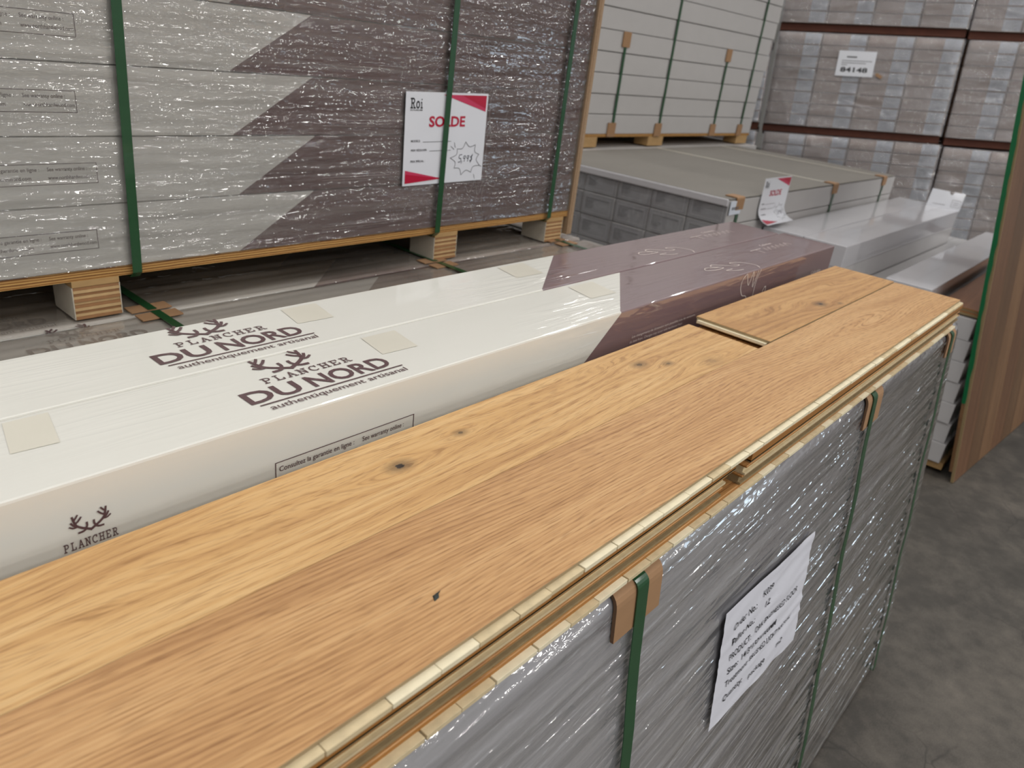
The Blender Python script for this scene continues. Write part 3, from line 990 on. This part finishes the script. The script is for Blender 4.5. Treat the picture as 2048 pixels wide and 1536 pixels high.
put('stretch_film', film_sheet('stretch_film', upath, ux0 - 0.004, ux0 + UL + 0.004, 220, 0.006, 0.0026, M['film_clear'], 8.0, 3.0, 55.0), up, rel((0, 0, 0), ub), label='clear stretch film full of bright wrinkles')
for sx0, sx1 in ((0.582, 0.566), (1.349, 1.330), (1.797, 1.792)):
    p = [(UY - 0.0150, UB + 7 * TH + 0.01), (UY - 0.0150, UB - 0.012), (UY - 0.004, UB - 0.022), (UY + 0.05, UB - 0.023)]
    me = sweep('strap', p, -0.0085, 0.0085, 0.0012, M['strap'])
    for v in me.vertices:
        v.co.x += sx0 + (sx1 - sx0) * (UB + 7 * TH - v.co.z) / (7 * TH)
    put('strap', me, up, rel((0, 0, 0), ub), label='dark green plastic strap')


# ---- sale sign
def sale_sign(label, mapf, nv=1, W=0.279, H=0.216, price=True):
    """mapf(u, v, e): u right, v up in metres, e out of the sheet"""
    t = thing('sale_sign', label, 'sign', mapf(W / 2, 0, 0))
    b = t.location
    mp = lambda e: (lambda u, v: tuple(Vector(mapf(u, v, e)) - b))
    v, f = [], []
    k = nv
    for i in range(k + 1):
        for u in (0, W):
            v.append(mp(0)(u, H * i / k))
        for u in (0, W):
            v.append(mp(0.0009)(u, H * i / k))
    for i in range(k):
        a, c = 4 * i, 4 * i + 4
        f += [(a, c, c + 1, a + 1), (a + 2, a + 3, c + 3, c + 2), (a, a + 2, c + 2, c), (a + 1, c + 1, c + 3, a + 3)]
    f += [(0, 1, 3, 2), (4 * k, 4 * k + 2, 4 * k + 3, 4 * k + 1)]
    put('sheet', mesh_from('sheet', v, f, M['paper'], smooth=False), t)
    N = lambda u, w_: (u * W, (1 - w_) * H)          # normalised, from the top

    def fine_poly(pts, k=8):
        # strips so that the shape can bend
        pts = list(pts)
        if nv == 1:
            return poly(*pts)
        top = max(p[1] for p in pts)
        bot = min(p[1] for p in pts)
        out = []
        for i in range(k):
            za, zb = bot + (top - bot) * i / k, bot + (top - bot) * (i + 1) / k
            q = pts
            for lim, sg in ((za, 1), (zb, -1)):
                r = []
                for m in range(len(q)):
                    p0, p1 = q[m], q[(m + 1) % len(q)]
                    d0, d1 = (p0[1] - lim) * sg, (p1[1] - lim) * sg
                    if d0 >= 0:
                        r.append(p0)
                    if d0 * d1 < 0:
                        s = d0 / (d0 - d1)
                        r.append((p0[0] + (p1[0] - p0[0]) * s, p0[1] + (p1[1] - p0[1]) * s))
                q = r
            if len(q) > 2:
                out.append(poly(*q))
        return shape_join(*out)
    E1, E2 = 0.0014, 0.0018
    put('print_corner', print_mesh('rose_corner', fine_poly([N(.43, .022), N(.978, .20), N(.978, .022)]), mp(E1), M['rose']), t)
    put('print_corner', print_mesh('red_corner', fine_poly([N(.66, .022), N(.978, .165), N(.978, .022)]), mp(E2), M['red']), t)
    put('print_corner', print_mesh('rose_corner', fine_poly([N(.022, .83), N(.022, .90), N(.47, .945)]), mp(E1), M['rose']), t)
    put('print_corner', print_mesh('red_corner', fine_poly([N(.022, .87), N(.022, .975), N(.46, .945)]), mp(E2), M['red']), t)
    roi = shape_join(xf(slab('R', 0.0205, 0.016, .17), 1, du=.055 * W, dv=(1 - .165) * H), xf(slab('o', 0.0205, 0.0115, .2), 1, du=.118 * W, dv=(1 - .165) * H),
                     xf(slab('i', 0.0205, 0.0070, .15), 1, du=.166 * W, dv=(1 - .165) * H), xf(text('DU PLANCHER', 0.0032, 0.039, 0.02), 1, du=.053 * W, dv=(1 - .195) * H))
    put('shop_name', print_mesh('shop_name', roi, mp(E1), M['black_ink']), t)
    put('headline', print_mesh('headline', xf(text('SOLDE', 0.0245, 0.124, 0.030), 1, du=.275 * W, dv=(1 - .362) * H), mp(E1), M['red']), t, label='red sale headline')
    lines = shape_join(xf(text('MODÈLE:', 0.0050, 0.030, 0.012), 1, du=.075 * W, dv=(1 - .525) * H), rect(*N(.215, .530), *N(.56, .525)),
                       xf(text('PRIX RÉGULIER:', 0.0050, 0.052, 0.012), 1, du=.08 * W, dv=(1 - .625) * H), rect(*N(.295, .630), *N(.56, .625)),
                       xf(text('PRIX SPÉCIAL :', 0.0050, 0.047, 0.012), 1, du=.08 * W, dv=(1 - .745) * H))
    put('form_lines', print_mesh('form_lines', lines, mp(E1), M['black_ink']), t)
    tips = []
    cx, cy = N(.765, .735)
    rad = [(.19, .19), (.20, .17), (.19, .20), (.175, .18), (.205, .17), (.19, .19), (.18, .2), (.2, .17)]
    n = 9
    T = []
    for k in range(n):
        a = math.radians(95 + 360 / n * k)
        rr = (1.0, .86, 1.03, .9, .98, .92, 1.05, .88, 1.0)[k]
        T.append((cx + .20 * W * rr * math.cos(a), cy + .195 * H * rr * math.sin(a)))
    br = []
    for k in range(n):
        p, q = T[k], T[(k + 1) % n]
        mid = ((p[0] + q[0]) / 2 * .78 + cx * .22, (p[1] + q[1]) / 2 * .78 + cy * .22)
        br.append(stroke([p, mid, q], .0014))
    for a, c in (((.60, .545), (.615, .60)), ((.56, .585), (.60, .62)), ((.945, .82), (.98, .835)), ((.885, .925), (.90, .975))):
        br.append(stroke([N(*a), N(*c)], .0014))
    put('starburst', print_mesh('starburst', shape_join(*br), mp(E1), M['grey_ink']), t)
    pen = [[(.71, .685), (.68, .69), (.675, .725), (.70, .73), (.695, .765), (.665, .77)], [(.715, .76), (.705, .785)],
           [(.755, .70), (.735, .705), (.735, .73), (.752, .725), (.758, .70), (.742, .765)], [(.80, .70), (.78, .705), (.778, .73), (.797, .725), (.803, .70), (.787, .765)],
           [(.85, .70), (.825, .715), (.845, .735), (.83, .765), (.815, .755)], [(.848, .685), (.825, .78)]]
    put('price', print_mesh('price', shape_join(*[stroke([N(*q) for q in p], .0017) for p in pen]), mp(E1), M['pen']), t, label='handwritten price')
    return t


sa = math.radians(-0.6)
sale_sign('red and white sale sign tucked under the middle strap of the tall stack', lambda u, v, e: (1.207 + u * math.cos(sa) * 0.985 - v * 0.01, UY - 0.0100 - e, 1.258 + v + u * 0.012))

# ------------------------------------------------------------------ white strapped pallet with grey ends (with second sign)
gx0, gx1, gy0, gtop = 2.865, 5.10, 1.32, 1.132
gb = ((gx0 + gx1) / 2, gy0 + 0.55, 0)
gp = thing('strapped_pallet', 'white carton pallet with grey printed carton ends facing the plum stack', 'pallet', gb)
gw, gh = 0.1805, 0.1035
g_body = box('carton_body', (gx1 - gx0, gw - 0.006, gh - 0.004), M['bg_white_matte'], 0.003)
g_end = box('carton_end', (0.004, gw - 0.012, gh - 0.010), M['grey_end'])
g_pan = shape_join(frame(0.012, 0.010, gw - 0.024, gh - 0.022, 0.003))
g_lines = shape_join(rect(0.018, gh - 0.034, gw - 0.034, gh - 0.0305), *[rect(0.018, gh - 0.042 - 0.0068 * k, 0.018 + 0.050 - 0.006 * (k % 3), gh - 0.0395 - 0.0068 * k) for k in range(6)])
endmap = lambda u, v: (-0.0006, gw - 0.012 - u, v)
g_pm = print_mesh('end_frame', g_pan, endmap, M['grey_panel'])
g_lm = print_mesh('end_print', g_lines, endmap, M['grey_ink'])
for c in range(6):
    for r in range(9):
        if r > 5 and c > 0:
            continue
        cx_ = gx0 + random.uniform(-0.004, 0.004)
        o = put('carton', g_body, gp, rel((cx_, gy0 + c * gw, gtop - 0.001 - gh * (r + 1)), gb))
        e = put('carton_end', g_end, o, (-0.004, 0.003, 0.003), label='grey printed carton end')
        if r < 6:
            put('end_frame', g_pm, o, (-0.0042, 0.003, 0.003))
            put('end_print', g_lm, o, (-0.0042, 0.003, 0.003))
put('carton', box('carton_inner', (gx1 - gx0 - 0.02, 5 * gw - 0.01, gh * 3 - 0.006), M['bg_white_matte']), gp, rel((gx0 + 0.01, gy0 + gw, gtop - 9 * gh), gb))
put('deck', box('deck', (gx1 - gx0, 6 * gw, 0.05), M['pallet_wood']), gp, rel((gx0, gy0, gtop - 9 * gh - 0.052), gb))
for fx in (gx0, 3.9, gx1 - 0.12):
    for fy in (gy0, gy0 + 0.97):
        put('foot_block', box('foot_block', (0.12, 0.1, 0.046), M['pallet_wood']), gp, rel((fx, fy, 0.1), gb))
put('top_sheet', box('top_sheet', (gx1 - gx0, 6 * gw, 0.003), M['kraft_top']), gp, rel((gx0 + 0.006, gy0, gtop - 0.001), gb), label='dusty grey-brown cover sheet')
_f = film_sheet('stretch_film', [(0, 0), (0, 0.94)], 0, 6 * gw, 40, 0.02, 0.003, M['film_thin'], 3.0)
for v in _f.vertices:
    x, y, z = v.co
    v.co = (gx0 - 0.012 + y - 0.003, gy0 + 6 * gw - x, gtop - 0.94 + z)
put('stretch_film', _f, gp, rel((0, 0, 0), gb))
put('film_band', box('film_band', (0.012, 6 * gw + 0.004, 0.030), M['gloss_white'], 0.005), gp, rel((gx0 - 0.018, gy0 - 0.002, gtop - 0.027), gb), label='white gathered band of film')
for sx in (2.955, 4.06, 4.88):
    p = corner((gy0 + 0.04, gtop + 0.003), (gy0 - 0.003, gtop + 0.003), (gy0 - 0.003, 0.19), 0.006)
    if sx > 3:
        put('top_tape', box('top_tape', (0.022, 6 * gw - 0.05, 0.0012), M['tape']), gp, rel((sx - 0.011, gy0 + 0.045, gtop + 0.0022), gb), label='pale band over the cover sheet')
    put('strap', sweep('strap', p, sx - 0.012, sx + 0.012, 0.0015, M['strap']), gp, rel((0, 0, 0), gb))
    pp = corner((gy0 + 0.05, gtop + 0.0035), (gy0 - 0.0035, gtop + 0.0035), (gy0 - 0.0035, gtop - 0.045), 0.006)
    put('edge_protector', sweep('edge_protector', pp, sx - 0.035, sx + 0.035, 0.004, M['card']), gp, rel((0, 0, 0), gb))
tg = put('corner_tag', box('corner_tag', (0.10, 0.002, 0.055), M['white_label']), gp, rel((gx0 + 0.005, gy0 - 0.007, gtop - 0.062), gb), label='small white tag with blue print')
put('tag_print', print_mesh('tag_print', shape_join(*[rect(0.016 + 0.013 * k, 0.02, 0.024 + 0.013 * k, 0.032) for k in range(5)]), front_map(), M['grey_ink']), tg)


def curl(u, v, e):
    # sheet hanging on the carton side, its foot sliding out over the white cartons below
    s = v - 0.082
    if s >= 0:
        y, z, ny, nz = 1.3135, 1.0705 + s, 1.0, 0.0
    else:
        a = -s / 0.060
        r = 0.060
        am = min(a, 1.25)
        y = 1.3135 - r * (1 - math.cos(am))
        z = 1.0705 - r * math.sin(am)
        if a > 1.25:
            y -= (a - 1.25) * r * math.sin(1.25)
            z -= (a - 1.25) * r * math.cos(1.25)
        ny, nz = math.cos(am), -math.sin(am)
        nz = math.sin(am)
    return (3.150 + u * 1.0 + max(0, -s) * 0.35, y - e * ny, z + e * abs(nz))


sale_sign('red and white sale sign curling at the foot, on plain white cartons', curl, nv=22)

# ------------------------------------------------------------------ white strapped stack at the back, on its own low pallet
wb = (4.4, 2.9, 1.132)
wy, wz0 = 2.475, 1.205
wl = thing('strapped_pallet', 'tall white carton stack with thin green straps, behind the grey-ended pallet', 'pallet', wb)
me = box('carton_slab', (2.08, 0.92, 0.101), M['bg_white_matte'], 0.003)
for r in range(10):
    put('carton', me, wl, rel((3.352 + 0.012 * math.sin(r * 2.1) + 0.010 * max(0, r - 1), wy + 0.004 * (r % 2), wz0 + r * 0.1045), wb))
put('deck', box('deck', (2.08, 0.92, 0.016), M['deck_edge']), wl, rel((3.352, wy, wz0 - 0.0165), wb))
for fx in (3.36, 4.06, 5.24):
    for fy in (wy, wy + 0.8):
        o = put('foot_block', box('foot_block', (0.17, 0.1, 0.054), M['pallet_wood'], 0.002), wl, rel((fx, fy, 1.134), wb))
for sx, zt in ((3.655, 1.722), (4.15, 2.25), (4.85, 1.722), (5.255, 2.25)):
    p = [(wy - 0.003, zt), (wy - 0.003, wz0 - 0.018), (wy + 0.05, wz0 - 0.02)]
    put('strap', sweep('strap', p, sx - 0.011, sx + 0.011, 0.0016, M['strap']), wl, rel((0, 0, 0), wb))
    put('edge_protector', box('edge_protector', (0.075, 0.005, 0.075), M['card']), wl, rel((sx - 0.05, wy - 0.0085, wz0 - 0.015), wb))
    if zt < 2:
        put('edge_protector', box('edge_protector', (0.07, 0.005, 0.075), M['card']), wl, rel((sx - 0.035, wy - 0.0085, zt - 0.07), wb))
lb = (4.4, 2.95, 0)
l2 = thing('strapped_pallet', 'low white carton pallet under the tall white stack', 'pallet', lb)
for r in range(9):
    put('carton', box('carton_slab', (2.25, 0.95, 0.1), M['bg_white_matte'], 0.003), l2, rel((3.22, 2.412, 1.131 - 0.1035 * (r + 1)), lb))
put('deck', box('deck', (2.25, 0.95, 0.05), M['pallet_wood']), l2, rel((3.22, 2.412, 0.148), lb))
for fx in (3.25, 4.2, 5.3):
    put('foot_block', box('foot_block', (0.12, 0.9, 0.047), M['pallet_wood']), l2, rel((fx, 2.43, 0.1), lb))

# ------------------------------------------------------------------ stepped white stack at the aisle (right), cartons and planks on it
sb = (4.5, 0.85, 0)
ST = 0.797
st = thing('strapped_pallet', 'stepped stack of white cartons with a thin green strap, behind the leaning panels', 'pallet', sb)
for r in range(7):
    y0 = 0.420 - 0.0115 * r
    h = 0.0915
    z0 = ST - h * (r + 1)
    s_m = box('carton', (2.05, 0.1765, h - 0.0015), M['bg_white'], 0.002)
    for c in range(5):
        if r and c > 1:
            continue
        put('carton', s_m, st, rel((3.44 + 0.006 * math.sin(r * 3 + c), y0 + c * 0.178, z0), sb))
    if r:
        put('carton', box('carton_inner', (2.03, 0.53, h - 0.003), M['bg_white']), st, rel((3.45, y0 + 0.358, z0), sb))
put('deck', box('deck', (2.05, 0.98, 0.03), M['pallet_wood']), st, rel((3.45, 0.335, ST - 0.0915 * 7 - 0.032), sb))
for fx in (3.50, 4.4, 5.3):
    for fy in (0.36, 0.8, 1.2):
        put('foot_block', box('foot_block', (0.1, 0.1, 0.022), M['pallet_wood'], 0.002), st, rel((fx, fy, 0.1), sb))
p = [(1.30, ST + 0.002), (0.4175, ST + 0.002), (0.4155, ST - 0.01)] + [(0.415 - 0.0115 * r, ST - 0.0915 * (r + 1) + 0.004) for r in range(7)]
put('strap', sweep('strap', p, 3.545, 3.553, 0.0014, M['strap']), st, rel((0, 0, 0), sb))


def white_carton(label, x0, y0, z0, L, W, H, mat, group):
    t = thing('white_carton', label, 'carton', (x0, y0, z0), group)
    put('box', box('white_box', (L, W, H), mat, 0.0035), t)
    sh = stroke([(0.0, W * 0.5), (L, W * 0.5)], 0.0012, smooth=False, cap=False)
    put('lid_seam', print_mesh('lid_seam', sh, top_map(H, 0.0004), M['grey_panel']), t)
    return t


GW = 'plain white cartons on the stepped stack'
PX0, PX1 = 3.25, 5.20
white_carton('plain white carton, lower one against the grey-ended pallet', PX0, 1.128, ST + 0.0036, PX1 - PX0, 0.184, 0.0945, M['bg_white'], GW)
white_carton('plain white carton, lower one in front of its row, above the glossy flat one', PX0, 0.938, ST + 0.0036, PX1 - PX0, 0.186, 0.0945, M['bg_white'], GW)
white_carton('plain white carton, upper one touching the grey-ended pallet under the curling sign', PX0, 1.128, ST + 0.0990, PX1 - PX0 + .1, 0.184, 0.0965, M['gloss_white'], GW)
fl = white_carton('plain white carton with an open end flap at its far end', PX0, 0.938, ST + 0.0990, PX1 - PX0, 0.186, 0.0965, M['gloss_white'], GW)
# open flap, standing up at the far end
fu = 0.186
fv = [(0, 0), (fu, 0), (fu, 0.105), (0.125, 0.105), (0.125, 0.098), (0.118, 0.088), (0.108, 0.088), (0.100, 0.098), (0.100, 0.105), (0, 0.105)]
V3 = [(0.03 + b * 0.25, fu - a, b * 0.97) for a, b in fv] + [(0.033 + b * 0.25, fu - a, b * 0.97) for a, b in fv]
nf = len(fv)
F3 = [tuple(range(nf)), tuple(range(2 * nf - 1, nf - 1, -1))] + [(i, i + nf, (i + 1) % nf + nf, (i + 1) % nf) for i in range(nf)]
flap = put('end_flap', mesh_from('end_flap', V3, F3, M['paper']), fl, (PX1 - PX0 - 0.06, -0.008, 0.0955), label='white carton flap standing open with a notch')
put('flap_print', print_mesh('flap_print', shape_join(rect(0.03, 0.02, 0.10, 0.023), frame(0.13, 0.018, 0.18, 0.06, 0.0025), rect(0.14, 0.03, 0.17, 0.033), rect(0.14, 0.042, 0.17, 0.045)),
                              lambda a, b: (0.029 + b * 0.25, fu - a, b * 0.97 + 0.0003), M['grey_panel']), flap)
# loose shrink film at the far end
lv, lf = [], []
for i in range(13):
    for j in range(9):
        a = i / 12 * math.pi
        lv.append((0.012 + 0.055 * math.sin(a) * (0.7 + 0.3 * mnoise.noise(Vector((i, j * .8, 2)))), 0.186 * j / 8 - 0.004, 0.08 + 0.085 * math.cos(a) + 0.012 * mnoise.noise(Vector((i * .7, j, 5)))))
lf = [(i * 9 + j, i * 9 + j + 1, (i + 1) * 9 + j + 1, (i + 1) * 9 + j) for i in range(12) for j in range(8)]
put('loose_film', mesh_from('loose_film', lv, lf, M['film_back'], smooth=True), fl, (PX1 - PX0, 0, -0.03), label='puffed clear shrink film')
white_carton('glossy flat white carton next to the brown planks', 3.335, 0.592, ST + 0.0036, 1.98, 0.184, 0.093, M['gloss_white'], GW)
plank('brown oak plank on the white cartons, upper of two', 3.468, 5.35, 0.422, 0.150, ST + 0.0325, M['oak_brown'], core=M['core_grey'], name='brown_plank')
plank('brown oak plank on the white cartons, lower of two', 3.460, 5.35, 0.416, 0.150, ST + 0.0184, M['oak_brown'], core=M['core_grey'], name='brown_plank')

# ------------------------------------------------------------------ leaning display panels
e1 = Vector((0.9959, -0.0902, 0)).normalized()
e2 = Vector((0.004, 0.170, 0.985))
e2 = (e2 - e1 * e2.dot(e1)).normalized()
e3 = e1.cross(e2).normalized()          # towards the aisle (out of the face)
if e3.y > 0:
    e3 = -e3


def panel_matrix(o):
    m = Matrix.Identity(4)
    n = -e3
    for i in range(3):
        m[i][0], m[i][1], m[i][2], m[i][3] = e1[i], n[i], e2[i], o[i]
    return m


pf = thing('display_panel', 'front leaning panel of upright brown oak planks at the aisle', 'panel', mat=panel_matrix((3.42, 0.2705, 0.1035)), group='leaning display panels')
cut = [0, 0.17, 0.34, 0.51, 0.68, 0.85, 1.02, 1.19]
for k in range(7):
    for j, (za, zb_) in enumerate(((0.0, 1.9),)):
        put('board', box('board', (0.1685, 0.012, 1.9), M['panel'][(k * 2) % 3], 0.0006), pf, (cut[k] + 0.0, 0.0, 0.0))
put('edge_strip', box('edge_strip', (0.0025, 0.012, 1.9), M['core_grey']), pf, (-0.0026, 0.0, 0.0))
pr = thing('display_panel', 'rear leaning panel with a green painted edge, behind the front one', 'panel', mat=panel_matrix((3.42 - 0.006, 0.2705 + 0.0215, 0.150)), group='leaning display panels')
for k in range(7):
    put('board', box('board', (0.1685, 0.011, 1.9), M['panel'][(k + 1) % 3], 0.0006), pr, (cut[k], 0.0, 0.0))
# green paint on the left edge, ragged at its foot
gv, gf = [], []
n = 60
for i in range(n + 1):
    z = 0.31 + (1.9 - 0.31) * i / n
    jx = 0.0045 * mnoise.noise(Vector((0.3, z * 14, 1))) + 0.002 * mnoise.noise(Vector((0.9, z * 60, 3)))
    gv += [(-0.0012, 0.0115, z), (-0.0012, -0.0040 - jx, z), (0.003, 0.0115, z), (0.003, -0.0040 - jx, z)]
for i in range(n):
    a, b = 4 * i, 4 * i + 4
    gf += [(a, a + 1, b + 1, b), (a + 1, a + 3, b + 3, b + 1)]
put('painted_edge', mesh_from('painted_edge', gv, gf, M['green_paint']), pr, (0, 0, 0), label='ragged green painted edge')

# ------------------------------------------------------------------ back stacks of tan cartons
yaw, pitch, roll = math.radians(23.6), math.radians(4.8), math.radians(-3.55)
RM = Matrix.Rotation(yaw, 3, 'Z') @ Matrix.Rotation(roll, 3, 'X') @ Matrix.Rotation(pitch, 3, 'Y')
BO = Vector((6.0, 2.683, 1.92))
BW, BHT = 1.276, 0.665
cw, chh = BW / 4, 0.0831


def back_matrix(du, dv):
    o = BO + RM @ Vector((0, -du, -dv))
    m = RM.to_4x4()
    m.translation = o
    return m


b_body = box('carton', (1.0, cw - 0.008, chh - 0.005), M['tan_carton'], 0.003)
b_lab = box('carton_label', (0.002, cw * 0.36, chh - 0.012), M['white_label'])
b_lin = print_mesh('label_lines', shape_join(*[rect(0.012, 0.012 + 0.011 * k, 0.09 - 0.02 * (k % 2), 0.0145 + 0.011 * k) for k in range(5)]), lambda u, v: (-0.0006, cw * 0.36 - u, v), M['grey_panel'])


def back_load(label, du, dv, rows, sheet=False, beams=True):
    """local frame: x into the load, y up the face to the left, z up; origin at the top left front corner"""
    t = thing('wrapped_pallet', label, 'pallet', mat=back_matrix(du, dv), group='film-wrapped carton pallets at the back')
    for r in range(rows):
        for c in range(4):
            z0 = -chh * (r + 1)
            y1 = -c * cw
            o = put('carton', b_body, t, (0.006 + random.uniform(-0.003, 0.006), y1 - cw + 0.004, z0 + 0.002))
            l_ = put('carton_label', b_lab, o, (-0.002, 0.006, 0.004), label='white carton label')
            put('label_lines', b_lin, o, (-0.002, 0.006, 0.004))
    h = rows * chh
    put('carton', box('carton_rear', (0.35, BW - 0.02, h - 0.01), M['tan_carton']), t, (1.02, -BW + 0.01, -h + 0.005))
    if beams:
        put('pallet_beam', box('pallet_beam', (0.10, BW, 0.052), M['red_beam'], 0.002), t, (0.03, -BW, -h - 0.053))
        put('pallet_beam', box('pallet_beam', (0.10, BW, 0.052), M['red_beam'], 0.002), t, (1.2, -BW, -h - 0.053))
    # film: front, sides and top in one skin
    nx = 46
    v, f = [], []
    prof = [(0.25, 0.004), (0.03, 0.004), (-0.004, -0.004)] + [(-0.006, -h * k / (rows * 2)) for k in range(1, rows * 2 + 1)]
    for i, (x, z) in enumerate(prof):
        for j in range(nx + 1):
            y = 0.006 - (BW + 0.012) * j / nx
            q = 0.004 * mnoise.noise(Vector((y * 5 + du, z * 17, dv))) + 0.003 * mnoise.noise(Vector((y * 16 - z * 14, z * 6, dv + 3)))
            xx = x
            if j in (0, nx):
                xx = x + 0.012
            v.append((xx - (abs(q) if i > 1 else 0), y, z + (abs(q) if i <= 1 else 0)))
    f = [(i * (nx + 1) + j, (i + 1) * (nx + 1) + j, (i + 1) * (nx + 1) + j + 1, i * (nx + 1) + j + 1) for i in range(len(prof) - 1) for j in range(nx)]
    put('stretch_film', mesh_from('stretch_film', v, f, M['film_back'], smooth=True), t, (-0.003, 0, 0))
    if sheet:
        s = put('stock_sheet', box('stock_sheet', (0.0015, 0.262, 0.175), M['paper']), t, (-0.016, -0.715, -0.292), label='white stock sheet with a black number')
        mp = lambda a, b: (-0.0006, 0.262 - a, b)
        put('stock_number', print_mesh('stock_number', xf(text('84148', 0.033, 0.190, 0.03), 1, du=0.03, dv=0.030), mp, M['black_ink']), s)
        put('stock_lines', print_mesh('stock_lines', shape_join(rect(0.06, 0.128, 0.13, 0.138), rect(0.03, 0.105, 0.24, 0.109), rect(0.03, 0.09, 0.20, 0.094), rect(0.03, 0.076, 0.07, 0.08)), mp, M['grey_ink']), s)
        put('tape', box('tape', (0.001, 0.05, 0.022), M['card']), t, (-0.017, -0.775, -0.30), (0.5, 0, 0))
    return t


G2 = BW + 0.035
TP = BHT + 0.060
back_load('film-wrapped tan carton pallet, top tier of the left back stack', 0, -TP - 0.003, 8)
back_load('film-wrapped tan carton pallet with a white numbered stock sheet', 0, 0, 8, sheet=True)
back_load('film-wrapped tan carton pallet directly below the one with the stock sheet', 0.02, TP, 8)
back_load('film-wrapped tan carton pallet, top tier of the right back stack', G2 - 0.015, -TP + 0.006, 8)
back_load('film-wrapped tan carton pallet, middle tier of the right back stack', G2, 0.005, 8)
back_load('film-wrapped tan carton pallet, right back stack, behind the leaning panels', G2 + 0.01, TP + 0.014, 8)
for _k, _w in ((-1, 'upper'), (0, 'middle'), (1, 'lower')):
    back_load('film-wrapped tan carton pallet mostly hidden behind the tall white stack, %s of three' % _w, -G2, _k * TP - 0.003, 8)
back_load('film-wrapped tan carton pallet at floor level in the left back stack', 0.03, 2 * TP, 4)
back_load('film-wrapped tan carton pallet at floor level in the right back stack', G2 + 0.02, 2 * TP + 0.026, 4)
